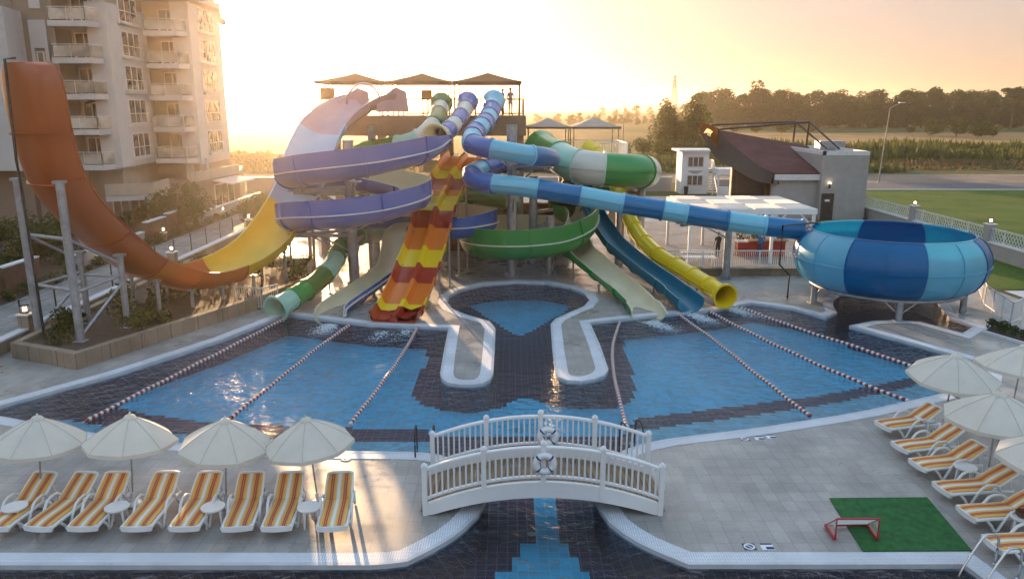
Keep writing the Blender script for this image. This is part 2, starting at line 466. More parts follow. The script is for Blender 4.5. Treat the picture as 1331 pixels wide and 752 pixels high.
OUTER = [V3(p) for p in ((-40, 5, 0), (40, 5, 0), (40, 19, 0), (27.8, 31.6, 0), (26.0, 35.0, 0), (25.8, 40.2, 0), (24.8, 41.0, 0), (26.0, 46, 0), (26.0, 85, 0), (-20, 85, 0), (-20.6, 46, 0), (-25.2, 46, 0), (-25.2, 5, 0))]
OUTER = [p for p in OUTER if p.x > -39]
mb = MB(); sheet(mb, OUTER, [OUTLINE], 0.0)
struct('pool_deck', mb, M['deck'], fix=False)
BIG = [V3((-7000, -600, 0)), V3((7000, -600, 0)), V3((7000, 7500, 0)), V3((-7000, 7500, 0))]
mb = MB(); sheet(mb, BIG, [OUTER], -0.03)
struct('ground', mb, M['farmland'], fix=False)

# coping along every edge of the basin: a white grating strip and a flat stone lip
lip = offset(OUTLINE, -0.10); grate = offset(OUTLINE, -0.48)
mb = MB(); n = len(OUTLINE)
for i in range(n):
    j = (i + 1) % n
    a, b, c, d = OUTLINE[i], OUTLINE[j], lip[j], lip[i]
    up = V3((0, 0, 0.012)); dn = V3((0, 0, -0.16))
    mb.mat(1).quad(d + up, c + up, b + up, a + up)
    mb.quad(a + up, b + up, b + dn, a + dn)
    mb.mat(0).quad(grate[i] + V3((0, 0, .008)), grate[j] + V3((0, 0, .008)), c + V3((0, 0, .008)), d + V3((0, 0, .008)))
struct('pool_coping', mb, [M['coping'], M['slab']], fix=False)
mb = MB()
for i in range(n):
    a, b = OUTLINE[i], OUTLINE[(i + 1) % n]
    mb.quad(a + V3((0, 0, -.158)), b + V3((0, 0, -.158)), b + V3((0, 0, FLOOR_Z - .3)), a + V3((0, 0, FLOOR_Z - .3)))
struct('pool_wall', mb, M['pool_navy'], fix=False)

# floor tiles: navy borders, blue fields with stepped edges, pale shelf along the front
def zone(*a): return [G(x, y, FLOOR_Z) for x, y in a]
BLUE = [zone((112, 515), (200, 480), (300, 450), (392, 428), (470, 431), (552, 436), (556, 468), (540, 496), (536, 512), (545, 524), (575, 533), (615, 536), (650, 530), (668, 520), (690, 517), (715, 527), (760, 532), (800, 531), (822, 520), (826, 500), (818, 470), (808, 440), (814, 427), (880, 420), (958, 408), (1003, 414), (1206, 484), (1192, 489), (1130, 502), (1066, 514), (946, 529), (826, 544), (806, 566), (560, 566), (556, 558), (470, 556), (380, 553), (300, 551), (240, 545), (185, 537), (150, 528)),
        zone((606, 396), (618, 389), (640, 384), (670, 381), (700, 383), (727, 388), (742, 396), (735, 405), (712, 418), (690, 430), (676, 437), (660, 430), (640, 416)),
        zone((693, 600), (723, 600), (723, 720), (693, 720)), zone((678, 706), (736, 706), (736, 722), (678, 722)), zone((662, 722), (752, 722), (752, 745), (662, 745)), zone((646, 745), (768, 745), (768, 800), (646, 800)), zone((625, 585), (790, 585), (790, 607), (625, 607)),
        zone((1120, 437), (1140, 440), (1137, 444), (1122, 441))]
PALE = [zone((-150, 540), (0, 531), (60, 541), (115, 550), (235, 565), (370, 572), (560, 573), (560, 640), (-150, 640)),
        zone((822, 560), (946, 544), (1010, 535), (1066, 527), (1150, 510), (1230, 490), (1262, 474), (1330, 470), (1330, 500), (1200, 560), (822, 620))]
xs = [p.x for p in OUTLINE]; ys = [p.y for p in OUTLINE]
C = 0.2
mb = MB()
x0, y0 = min(xs) - 1, min(ys) - 1
for i in range(int((max(xs) + 2 - x0) / C)):
    for j in range(int((max(ys) + 2 - y0) / C)):
        c = V3((x0 + (i + .5) * C, y0 + (j + .5) * C, FLOOR_Z))
        if c.x < -25: continue
        k = 0
        if any(inside(c, z) for z in PALE): k = 2
        if any(inside(c, z) for z in BLUE): k = 1
        h = C / 2; mb.mat(k)
        mb.quad(c + V3((-h, -h, 0)), c + V3((h, -h, 0)), c + V3((h, h, 0)), c + V3((-h, h, 0)))
struct('pool_floor', mb, [M['pool_navy'], M['pool_blue'], M['pool_pale']], fix=False)
mb = MB(); sheet(mb, OUTLINE, [], WATER_Z)
struct('pool_water', mb, M['water'], fix=False)

# ------------------------------------------------------------------ land around the pool
def patch(name, poly, z, mat):
    mb = MB(); sheet(mb, poly, [], z); return struct(name, mb, mat, fix=False)
patch('lawn', [V3(p) for p in ((31.6, 20, 0), (300, 20, 0), (300, 91.6, 0), (26.5, 91.6, 0), (31.6, 84, 0))], -0.02, M['lawn'])
patch('grass_verge', [V3(p) for p in ((26.2, 40.4, 0), (31.3, 40.4, 0), (31.3, 84, 0), (26.2, 84, 0))], -0.015, M['lawn'])
patch('pavement', [V3(p) for p in ((28.4, 31.8, 0), (36, 24, 0), (31.3, 40, 0), (26.3, 40, 0), (26.5, 35.2, 0))], -0.012, M['slab'])
patch('road', [V3(p) for p in ((24, 92, 0), (700, 92, 0), (700, 100.5, 0), (24, 100.5, 0))], -0.01, M['asphalt'])
mb = MB(); mb.box((362, 91.8, 0.0), (676, 0.25, 0.16)); struct('road_kerb', mb, M['cap_stone'])
patch('dirt_track', [V3(p) for p in ((-60, 100.6, 0), (700, 100.6, 0), (700, 114, 0), (-60, 114, 0))], -0.02, M['gravel'])
patch('rough_grass', [V3(p) for p in ((-200, 114, 0), (700, 114, 0), (700, 140, 0), (-200, 140, 0))], -0.02, M['wild_grass'])
patch('stubble_field', [V3(p) for p in ((62, 195, 0), (700, 215, 0), (700, 330, 0), (75, 300, 0))], -0.02, M['stubble'])
# low hills far beyond the plain
for k, (yy, h, sd_) in enumerate(((4200, 46, 3.1), (5600, 66, 8.7))):
    mb = MB(); nx = 160
    for i in range(nx + 1):
        x = -6500 + 13000 * i / nx
        e = h * (0.45 + 0.75 * noise.noise(V3((x * 0.0006 + sd_, sd_, 0))) + 0.12 * noise.noise(V3((x * 0.004, sd_, 1))))
        e = max(6, e)
        mb.v += [V3((x, yy - 500, -1)), V3((x, yy, e)), V3((x, yy + 700, -1))]
    for i in range(nx):
        for q in (0, 1): mb.face([i*3 + q, i*3 + 3 + q, i*3 + 4 + q, i*3 + 1 + q])
    struct('hills', mb, M['hill'], smooth=60)
# ------------------------------------------------------------------ fibreglass colours
def gel(name, c, trans=0.0, rough=0.3): return paint(name, c, rough, 0.07, 0.6, coat=0.2, grime=0.0, trans=trans, rvar=.05)
F = dict(
    purple=gel('violet_gelcoat', (0.095, 0.15, 0.44)), blue=gel('mid_blue_gelcoat', (0.02, 0.12, 0.42)), lilac=gel('lilac_gelcoat', (0.50, 0.46, 0.62)),
    navy=gel('deep_blue_gelcoat', (0.001, 0.155, 0.37)), sky=gel('sky_blue_gelcoat', (0.17, 0.50, 0.66)), cream=gel('cream_gelcoat', (0.68, 0.60, 0.42)),
    pale=gel('ivory_gelcoat', (0.60, 0.58, 0.50)), green=gel('green_gelcoat', (0.035, 0.27, 0.06)), moss=gel('moss_gelcoat', (0.07, 0.17, 0.03)),
    mint=gel('mint_gelcoat', (0.33, 0.56, 0.44)), teal=gel('teal_gelcoat', (0.012, 0.16, 0.25)), yellow=gel('yellow_gelcoat', (0.82, 0.57, 0.012)),
    red=gel('dark_red_gelcoat', (0.36, 0.03, 0.016)), orange=gel('orange_gelcoat', (0.72, 0.19, 0.02)), rust=gel('burnt_orange_gelcoat', (0.38, 0.072, 0.014), trans=0.15),
    amber=gel('amber_gelcoat', (0.55, 0.15, 0.02), trans=0.25), lemon=gel('lemon_gelcoat', (0.78, 0.56, 0.03), trans=0.25), ice=gel('ice_blue_gelcoat', (0.47, 0.58, 0.76), trans=0.15),
    pink=gel('pink_gelcoat', (0.50, 0.34, 0.42), trans=0.15), rim=gel('white_gelcoat', (0.72, 0.70, 0.64)), aqua=gel('aqua_gelcoat', (0.03, 0.46, 0.68), trans=.45), bowl_dark=gel('bowl_deep_blue', (.001, .16, .40), trans=.35), bowl_light=gel('bowl_pale_blue', (.19, .54, .70), trans=.4))

def ring(r, n=22): return [(r * math.cos(2 * math.pi * k / n), r * math.sin(2 * math.pi * k / n)) for k in range(n)]

def tube_slide(root, ctrl, r, secs, lip=0.0, lip0=0.0, step=0.22):
    """closed flume: one shell per coloured section, bolted at flanges, with the seam of its two halves along each side"""
    pts_, par = spline(ctrl, step)
    last = len(ctrl) - 1
    for q, (a, b, colr) in enumerate(secs):
        seg = cutpath(pts_, par, a, b); fr = seg_frames(pts_, par, seg, a, b); m = len(seg)
        def rad(i):
            k = r
            if lip and abs(b - last) < 1e-6:
                d = sum((seg[j+1] - seg[j]).length for j in range(i, m - 1)); k += lip * max(0, 1 - d / 0.7) ** 1.5
            if lip0 and a == 0:
                d = sum((seg[j+1] - seg[j]).length for j in range(0, i)); k += lip0 * max(0, 1 - d / 0.8) ** 1.2
            return k
        mb = MB()
        mb.sweep(seg, lambda i: ring(rad(i)), cap=False, fr=fr)
        mb.sweep(seg, lambda i: ring(rad(i) - 0.04), cap=False, fr=fr)
        for i in (0, m - 1):
            mb.sweep([seg[i], seg[i] + fr[i][0] * 1e-3], lambda k: ring(rad(i)) if k == 0 else ring(rad(i) - .04), cap=False, fr=[fr[i]] * 2)
        for sgn in (-1, 1):
            mb.sweep(seg, lambda i: [(sgn * (rad(i) - .015), -.02), (sgn * (rad(i) + .05), -.02), (sgn * (rad(i) + .05), .02), (sgn * (rad(i) - .015), .02)], fr=fr)
        o = mb.build('tube_section', F[colr], root, smooth=50)
        # bolted flange at the downstream joint
        e = m - 1; f = MB(); t = fr[e][0]; rr = rad(e)
        back = seg[e] - t * 0.10
        f.sweep([back, seg[e] + t * 0.02], ring(rr + 0.06), cap=False, fr=[fr[e]] * 2)
        for p0, s0 in ((back, 0), (seg[e] + t * 0.02, 1)):
            f.sweep([p0, p0 + t * 1e-3], lambda k: ring(rr + .06) if k == 0 else ring(rr - .01), cap=False, fr=[fr[e]] * 2)
        f.build('flange', F[colr], o, smooth=40)

def trough(w, d, hl, hr, t=0.05, flat=0.0, n=12):
    """closed outline of an open flume shell: half ellipse with side walls"""
    inner = [(-w, hl)] if hl > 0.02 else []
    for k in range(n + 1):
        a = math.pi + math.pi * k / n
        x = math.cos(a) * w; z = math.sin(a) * d
        if flat: z = -d * (1 - abs(x / w) ** (2 + 6 * flat)) if abs(x) < w else 0
        inner.append((x, z))
    if hr > 0.02: inner.append((w, hr))
    outer = []
    for i, (x, z) in enumerate(inner):
        a = inner[max(0, i - 1)]; b = inner[min(len(inner) - 1, i + 1)]
        dx, dz = b[0] - a[0], b[1] - a[1]; L = math.hypot(dx, dz) or 1
        outer.append((x + dz / L * t, z - dx / L * t))
    return inner, outer

def open_flume(root, ctrl, secs, w, d, hl, hr, seclen=3.0, step=0.22, lineL=True, lineR=False, prof=None, name='flume_section'):
    """secs: (from, to, outside colour, inside colour); w, d, hl, hr may be functions of the control parameter"""
    pts_, par = spline(ctrl, step)
    val = lambda v, t: v(t) if callable(v) else v
    for (a, b, co, ci) in secs:
        L = cutpath(pts_, par, a, b)
        # cut the stretch again into bolted lengths
        tot = sum((L[i+1] - L[i]).length for i in range(len(L) - 1)); k = max(1, round(tot / seclen)); run = 0; cuts = [0]
        for i in range(1, len(L)):
            run += (L[i] - L[i-1]).length
            if run >= tot * len(cuts) / k - 1e-6 and len(cuts) < k: cuts.append(i)
        cuts.append(len(L) - 1)
        fr_all = seg_frames(pts_, par, L, a, b)
        def param(i):
            p = L[i]; j = min(range(len(pts_)), key=lambda q: (pts_[q] - p).length); return par[j]
        for c0, c1 in zip(cuts[:-1], cuts[1:]):
            if c1 <= c0: continue
            seg = L[c0:c1 + 1]; fr = fr_all[c0:c1 + 1]; tp = [param(i) for i in range(c0, c1 + 1)]
            pr = []
            for t in tp:
                inn, out = trough(val(w, t), val(d, t), max(0.03, val(hl, t)), max(0.03, val(hr, t)))
                pr.append(inn + out[::-1])
            h = len(pr[0]) // 2
            mats = [1] * (h - 1) + [1] + [0] * (h - 1) + [1]
            mb = MB(); mb.sweep(seg, lambda i: pr[i], fr=fr, mats=mats)
            for sgn, on, hh in ((-1, lineL, hl), (1, lineR, hr)):
                if on:
                    mb.mi = 2
                    mb.sweep(seg, lambda i: [(sgn * (val(w, tp[i]) + .03), -.03), (sgn * (val(w, tp[i]) + .13), -.03), (sgn * (val(w, tp[i]) + .13), .03), (sgn * (val(w, tp[i]) + .03), .03)], fr=fr)
            # thickened joint rib on the outside at the upstream end
            mb.mi = 0
            i0 = 0; inn, out = trough(val(w, tp[0]), val(d, tp[0]), max(.03, val(hl, tp[0])), max(.03, val(hr, tp[0])), t=0.05)
            _, out2 = trough(val(w, tp[0]), val(d, tp[0]), max(.03, val(hl, tp[0])), max(.03, val(hr, tp[0])), t=0.12)
            mb.sweep([seg[0] - fr[0][0] * .004, seg[0] + fr[0][0] * 0.07], out + out2[::-1], fr=[fr[0]] * 2)
            mb.build(name, [F[co], F[ci], F['rim']], root, smooth=45)

def legs(root, spots, r=0.06, foot=True):
    for x, y, z0, z1 in spots:
        mb = MB(); mb.tube([(x, y, z0), (x, y, z1)], r, 10)
        if foot: mb.box((x, y, z0 + .012), (r * 4.5, r * 4.5, .024))
        mb.box((x, y, z1), (r * 3.4, r * 2.2, .05))
        mb.build('support_leg', M['steel'], root, smooth=40)

# ------------------------------------------------------------------ blue and sky-blue tube that winds round the mast and runs to the bowl
t = thing('tube_slide', 'blue and sky-blue striped tube slide looping round the tall mast and running into the bowl', 'water slide', G(665, 358))
BC = [P(642, 131, 49.6), P(636, 151, 47.2), P(626, 164, 45.1), P(615.5, 175, 43.5), P(613.5, 186, 42.3), P(624, 190.5, 41.6), P(639, 193.3, 41.3), P(664.5, 198, 41.2), P(691, 202, 41.4), P(708, 204, 42.2), P(716, 206, 43.6),
      V3((1.6, 45.4, 6.6)), V3((0.4, 46.1, 6.42)), P(654, 212.5, 45.9), P(634, 218.5, 44.6), P(618, 222.5, 43.3), P(613, 230, 42.3), P(622, 235.5, 41.6), P(640, 238.3, 41.3), P(670, 241.5, 41.1), P(699, 245.5, 41.0),
      P(754, 254.5, 40.75), P(810, 264.6, 40.45), P(861.5, 273, 40.2), P(893, 278.5, 40.0), P(946, 287, 39.7), P(995, 293.6, 39.4), P(1043, 298.5, 39.1)]
tube_slide(t, BC, 0.52, [(0, .5, 'sky'), (.5, 1, 'purple'), (1, 1.5, 'sky'), (1.5, 2.0, 'purple'), (2, 2.6, 'sky'), (2.6, 3.2, 'purple'), (3.2, 4.1, 'sky'), (4.1, 6, 'blue'), (6, 8, 'sky'), (8, 10.2, 'navy'), (10.2, 11.2, 'sky'), (11.2, 12.3, 'navy'), (12.3, 13, 'sky'), (13, 14.4, 'blue'), (14.4, 15.6, 'sky'), (15.6, 18, 'blue'),
     (18, 20, 'sky'), (20, 21, 'navy'), (21, 22, 'sky'), (22, 23, 'navy'), (23, 24, 'sky'), (24, 25, 'navy'), (25, 26, 'sky'), (26, 27, 'navy')], lip0=0.2)

# bowl
bx, by = 18.62, 37.45; BS = .885
t = thing('bowl_slide', 'big round blue bowl on short steel legs with light and dark panels', 'water slide', (bx, by, 0))
BP = [(r * BS, z) for r, z in [(3.75, .95), (4.15, 1.02), (4.55, 1.25), (4.85, 1.65), (4.99, 2.1), (5.0, 2.45), (4.92, 2.8), (4.72, 3.15), (4.45, 3.42), (4.2, 3.58)]]
inner = [(r - 0.07, z + (0.03 if z < 2 else -0.02)) for r, z in BP]
for k in range(16):
    a0 = R(-90 - 27 - 22.5 + 22.5 * k); a1 = a0 + R(22.5)
    dark = (k // 2) % 2 == 0
    mb = MB()
    mb.mat(0).lathe(BP, (bx, by, 0), 5, a0, a1); mb.mat(1).lathe(inner, (bx, by, 0), 5, a0, a1)
    mb.mat(0).lathe([BP[-1], (4.2 * BS, 3.63), (4.1 * BS, 3.63), inner[-1]], (bx, by, 0), 5, a0, a1)
    # raised joint rib at the panel edge
    rib = [(r + .05, z) for r, z in BP]
    mb.mat(0).lathe(rib, (bx, by, 0), 1, a0, a0 + R(0.5))
    for aa in (a0, a0 + R(.5)):
        for i in range(len(BP) - 1):
            c_, s_ = math.cos(aa), math.sin(aa)
            mb.quad((bx + BP[i][0]*c_, by + BP[i][0]*s_, BP[i][1]), (bx + rib[i][0]*c_, by + rib[i][0]*s_, rib[i][1]), (bx + rib[i+1][0]*c_, by + rib[i+1][0]*s_, rib[i+1][1]), (bx + BP[i+1][0]*c_, by + BP[i+1][0]*s_, BP[i+1][1]))
    mb.lathe([(4.985 * BS, 2.22), (5.06 * BS, 2.24), (5.06 * BS, 2.30), (4.995 * BS, 2.32)], (bx, by, 0), 5, a0, a1)
    mb.build('bowl_panel', [F['bowl_dark'] if dark else F['bowl_light'], F['bowl_dark'] if dark else F['aqua']], t, smooth=50)
mb = MB(); mb.lathe([(r * BS, z) for r, z in [(3.9, 1.0), (3.2, 1.05), (2.0, .95), (0.7, .82), (0.62, .55), (0.56, .55), (0.62, .80), (1.95, .88), (3.2, .98), (3.85, .93)]], (bx, by, 0), 40)
mb.build('bowl_floor', F['aqua'], t, smooth=50)
mb = MB(); mb.tube([(bx + 3.98 * BS * math.cos(2*math.pi*k/48), by + 3.98 * BS * math.sin(2*math.pi*k/48), .90) for k in range(49)], .085, 10, cap=False)
mb.build('ring_beam', M['steel'], t, smooth=50)
for k, (px_, py_) in enumerate(((1170, 419), (1055, 393), (1235, 405), (1133, 372), (1205, 374))):
    g = G(px_, py_); a = math.atan2(g.y - by, g.x - bx); lx, ly = bx + 3.95 * BS * math.cos(a), by + 3.95 * BS * math.sin(a)
    mb = MB(); mb.tube([(lx, ly, 0), (lx, ly, .93)], .15, 14); mb.box((lx, ly, .02), (.5, .5, .04))
    ta = V3((-math.sin(a), math.cos(a), 0))
    for s_ in (-1, 1): mb.tube([(lx, ly, .25), V3((lx, ly, .88)) + ta * (s_ * .7)], .035, 8)
    mb.build('support_leg', M['steel'], t, smooth=40)
mb = MB(); e = BC[-1]
g1 = P(1027, 370, 39.3)
o = mb.tube([(e.x - .75, e.y - .75, 0), (e.x - .75, e.y - .75, 1.2), (e.x - 1.3, e.y - .78, 1.75), (e.x - 1.3, e.y - .78, 3.75), (e.x + .55, e.y - .5, 3.85)], .05, 8).build('water_pipe', M['dark_metal'], t, smooth=40)

# ------------------------------------------------------------------ violet open spiral fed by the pale tube
t = thing('spiral_flume', 'violet open spiral slide with cream inside, two wide turns at the left', 'water slide', G(461, 371))
PC = [P(566, 181, 42.8), P(545, 194.5, 40.3), P(500, 205.5, 38.2), P(461, 213, 37.5), P(420, 219, 37.9), P(391, 223.5, 39.2), P(380, 227, 41.1), V3((-11.1, 43.8, 5.72)), V3((-8.65, 44.7, 5.45)), V3((-6.3, 43.8, 5.15)), P(540, 249, 41.3),
      P(530, 258.5, 39.3), P(497, 269, 38), P(456, 276, 37.5), P(415, 279.6, 38), P(390, 281.5, 39.4), P(381, 283.5, 41.1), V3((-11.1, 43.8, 3.4)), V3((-8.65, 45.0, 3.25)), V3((-6.2, 45.5, 3.15)), V3((-3.6, 45.8, 3.1)), P(621, 287, 45.3), P(626, 289, 44.0), V3((-3.0, 43.2, 2.98)), V3((-5.1, 43.5, 2.92)),
      P(519, 298, 42.9), P(511, 328, 41.9), P(505, 347, 41.0), P(480, 367, 39.0), P(435, 397.5, 35.6), P(428, 411, 34.3)]
pw = lambda q: 0.8 if q < 23 else max(0.64, 0.8 - (q - 23) * 0.08)
ph = lambda q: min(0.78, 0.25 + q * 0.45) if q < 22 else max(0.2, 0.78 - (q - 22) * 0.22)
open_flume(t, PC, [(0, 10.5, 'purple', 'cream'), (10.5, 17.5, 'purple', 'cream'), (17.5, 24.5, 'blue', 'cream'), (24.5, 30, 'blue', 'cream')], pw, lambda q: 0.66 if q < 23 else max(.48, .66 - (q - 23) * .1), ph, 0.16)
legs(t, [(P(486, 372, 38.6).x, 38.6, 0, .3), (-7.2, 36.6, 0, .2)], .05)
t = thing('tube_slide', 'pale ivory and violet banded tube running down to the violet spiral', 'water slide', V3((-2.9, 49.6, 9)))
TC = [P(608, 132, 49.6), P(602, 146, 47.8), P(591, 160.5, 45.8), P(579, 172.5, 44.1), P(566, 180, 42.8)]
tube_slide(t, TC, 0.47, [(0, .6, 'purple'), (.6, 1.3, 'pale'), (1.3, 2, 'purple'), (2, 2.6, 'pale'), (2.6, 3.2, 'purple'), (3.2, 4, 'cream')], lip=0.32, lip0=0.2)

# ------------------------------------------------------------------ green and mint tube at the left
t = thing('tube_slide', 'green and mint tube slide ending low at the left beside the planter', 'water slide', G(345, 411))
GC = [P(574, 134, 49.6), P(570, 148, 47.6), P(563, 162, 45.8), P(548, 177, 44.9), P(528, 185.5, 45.2), P(500, 190.5, 45.8), P(478, 194, 45.9), P(455, 205, 45.6), P(425, 220, 44.7), P(392, 229, 43.4), P(381, 233, 44.6), V3((-11.6, 46.6, 4.9)), V3((-8.8, 47.4, 4.7)), P(550, 243, 48), P(600, 252, 48.4), P(640, 258, 48.7), P(662, 263, 49.6), V3((-0.2, 51.2, 3.5)), V3((-3, 51.2, 3.2)), V3((-7, 49.4, 2.9)), P(490, 303, 47), P(472, 306, 45.0), P(452, 312, 43.3), P(441, 326, 41.7),
      P(430, 347, 39.6), P(411, 367, 37.8), P(386, 384, 36.0), P(358, 402, 34.6)]
tube_slide(t, GC, 0.5, [(0, .4, 'moss'), (.4, 1, 'pale'), (1, 2, 'moss'), (2, 3.2, 'pale'), (3.2, 4.4, 'mint'), (4.4, 5.6, 'moss'), (5.6, 7, 'green'), (7, 9, 'moss'), (9, 10.5, 'green'), (10.5, 12, 'moss'), (12, 13.4, 'mint'), (13.4, 15.6, 'moss'), (15.6, 16.4, 'mint'), (16.4, 18, 'moss'), (18, 19.5, 'green'), (19.5, 21.3, 'mint'), (21.3, 22.8, 'moss'), (22.8, 23.5, 'green'), (23.5, 24.5, 'mint'), (24.5, 25.6, 'moss'), (25.6, 26.25, 'green'), (26.25, 27, 'mint')], lip=0.12, lip0=0.2)
legs(t, [(P(382, 392, 36).x, 36.0, 0, .3), (P(428, 362, 39.4).x, 39.4, 0, .75)], .05)

# ------------------------------------------------------------------ green and ivory family tube with the green open spiral below it
t = thing('tube_slide', 'wide green and ivory raft tube turning in front of the kiosk', 'water slide', V3((3.3, 50, 6)))
LC = [P(703, 192, 50.4), P(724, 203, 47.6), P(742, 213, 46.0), P(762, 217.5, 45.2), P(785, 220, 45.0), P(815, 222, 45.2), P(833, 222.8, 46.2), P(838, 224, 47.8), V3((7.6, 50.2, 5.25)), V3((5.8, 51.2, 4.8)), V3((4.2, 50.6, 4.3)), P(735, 263, 48.6)]
tube_slide(t, LC, 0.98, [(0, 1.2, 'green'), (1.2, 2.6, 'mint'), (2.6, 4.0, 'pale'), (4.0, 5.95, 'green'), (5.95, 8.3, 'pale'), (8.3, 9.6, 'green'), (9.6, 11, 'moss')], lip=0.12, lip0=0.15)
t = thing('spiral_flume', 'bright green open spiral slide with cream inside and long cream run-out', 'water slide', G(714, 356))
RC = [P(735, 268, 48.4), P(752, 272, 47.2), P(758, 280, 45.6), P(752, 296, 43.9), P(726, 310, 42.8), P(690, 315.5, 42.4), P(655, 316.5, 42.6), P(628, 314.5, 43.6), P(618, 310, 45.8), V3((-1.3, 48.4, 1.85)), V3((0.9, 49.3, 1.8)), V3((3.0, 48.6, 1.75)), V3((3.75, 46.6, 1.72)), P(748, 319, 44.0), P(766, 335, 42.4), P(785, 351.5, 40.8), P(802, 366, 39.2), P(818, 378.5, 37.5), P(838, 399, 35.3), P(843, 408, 34.5)]
gw = lambda q: 0.85 if q < 14 else max(0.66, 0.85 - (q - 14) * .05) + (0.1 if q > 17.7 else 0)
open_flume(t, RC, [(0, 8, 'green', 'cream'), (8, 13, 'moss', 'cream'), (13, 19, 'green', 'cream')], gw, lambda q: 0.86 if q < 12 else max(.45, .86 - (q - 12) * .12), lambda q: 0.9 if q < 11 else max(.16, .9 - (q - 11) * .3), 0.14)
legs(t, [(P(745, 352, 43.4).x, 43.4, 0, .9), (P(778, 380, 39.6).x, 39.6, 0, .4), (P(808, 398, 36.9).x, 36.9, 0, .22)], .05)

# ------------------------------------------------------------------ teal open slide, yellow tube slide
t = thing('body_slide', 'dark teal open slide straight down to the pool beside the yellow tube', 'water slide', V3((4.1, 51, 6.2)))
QC = [P(745, 196, 51), P(748, 222, 49.4), P(758, 247, 48.2), P(774, 280, 46.6), P(788, 302, 45.2), P(802, 320, 43.8), P(834, 346, 41), P(866, 369, 38.3), P(898, 395, 35.5)]
open_flume(t, QC, [(0, 8, 'teal', 'teal')], lambda q: .55 if q < 7.4 else .62, .42, .3, .3, lineL=False)
legs(t, [(P(800, 345, 43.4).x, 43.4, 0, 1.1), (P(850, 372, 39.4).x, 39.4, 0, .4), (P(880, 395, 36.7).x, 36.7, 0, .2)], .05)
t = thing('tube_slide', 'yellow tube slide with ringed joints ending beside the teal slide', 'water slide', V3((5, 51, 6.2)))
YC = [P(764, 196, 51), P(779, 203, 50.1), P(793, 222, 49.3), P(803, 246, 48.5), P(818, 283, 47), P(833, 309, 45), P(856, 332, 42.6), P(886, 350, 40.4), P(916, 368, 38.2), P(943, 385, 36.1)]
tube_slide(t, YC, .45, [(a, a + .75, 'yellow') for a in [0.75 * k for k in range(12)]], lip=.12, lip0=.25)
legs(t, [(P(860, 352, 42).x, 42.2, 0, 1.0), (P(905, 385, 38.6).x, 38.6, 0, .4), (P(928, 393, 37).x, 37.0, 0, .25)], .05)

# ------------------------------------------------------------------ two-lane racing slide
t = thing('racing_slide', 'straight two-lane slide banded red, orange and yellow down the middle', 'water slide', V3((-5.3, 33.9, 0)))
YZ = [(33.55, .10), (34.2, .12), (34.8, .21), (35.5, .40), (36.3, .68), (37.2, 1.04), (38.34, 1.62), (39.0, 1.93), (39.66, 2.27), (40.4, 2.72), (41.08, 3.2), (41.7, 3.7), (42.2, 4.0), (43.0, 4.32), (43.96, 4.6), (44.77, 4.87), (45.4, 5.15), (46.05, 5.40), (46.7, 5.6), (47.4, 5.78), (48.6, 6.1), (50.1, 6.36), (50.6, 6.4)]
RA, RB = V3((-5.33, 33.9, 0)), V3((-3.09, 50, 0))
rc = [V3((RA.x + (RB.x - RA.x) * (y - 33.9) / 16.1, y, z)) for y, z in YZ][::-1]
Yc = [q[0] for q in YZ][::-1]
rp, rpar = spline(rc, 0.2)
def rpY(y):
    for i in range(len(rp) - 1):
        if rp[i].y >= y >= rp[i+1].y: return rpar[i] + (rpar[i+1] - rpar[i]) * (rp[i].y - y) / max(1e-6, rp[i].y - rp[i+1].y)
    return rpar[-1]
W2 = 1.08
cross_in = [(-W2, .42), (-W2 + .05, .12), (-W2 + .16, 0), (-.2, 0), (-.15, .12), (-.09, .30), (.09, .30), (.15, .12), (.2, 0), (W2 - .16, 0), (W2 - .05, .12), (W2, .42)]
cross_out = [(W2 + .07, .42), (W2 + .07, .38), (W2 + .01, .36), (W2, .08), (W2 - .1, -.06), (.3, -.06), (-.3, -.06), (-W2 + .1, -.06), (-W2, .08), (-W2 - .01, .36), (-W2 - .07, .38), (-W2 - .07, .42)]
bands = [(50.5, 47.4, 'orange'), (47.4, 46.05, 'yellow'), (46.05, 44.77, 'red'), (44.77, 43.96, 'orange'), (43.96, 42.2, 'yellow'), (42.2, 41.08, 'red'), (41.08, 39.66, 'orange'), (39.66, 38.34, 'yellow'), (38.34, 37.2, 'red'), (37.2, 35.5, 'orange'), (35.5, 34.8, 'yellow'), (34.8, 33.6, 'red')]
for q, (a, b, cc) in enumerate(bands):
    seg = cutpath(rp, rpar, rpY(a), rpY(b)); mb = MB(); fr = seg_frames(rp, rpar, seg, rpY(a), rpY(b)); mb.sweep(seg, cross_in + cross_out, fr=fr, cap=b < 34)
    mb.sweep([seg[0] - fr[0][0] * .03, seg[0] + fr[0][0] * .06], [(x, z - .004) for x, z in cross_out[1:-1]] + [(x * 1.03, z - .09) for x, z in cross_out[1:-1][::-1]], fr=[fr[0]] * 2)
    mb.build('lane_section', F[cc], t, smooth=40)
for y in (36.2, 38.6, 41.0, 43.4, 45.8, 48.2):
    k = (y - 33.9) / 16.1; x = RA.x + (RB.x - RA.x) * k
    z = next(z0 + (z1 - z0) * (y - y0) / (y1 - y0) for (y0, z0), (y1, z1) in zip(YZ, YZ[1:]) if y0 <= y <= y1)
    legs(t, [(x - .95, y, 0, z - .06), (x + .95, y, 0, z - .06)], .055)

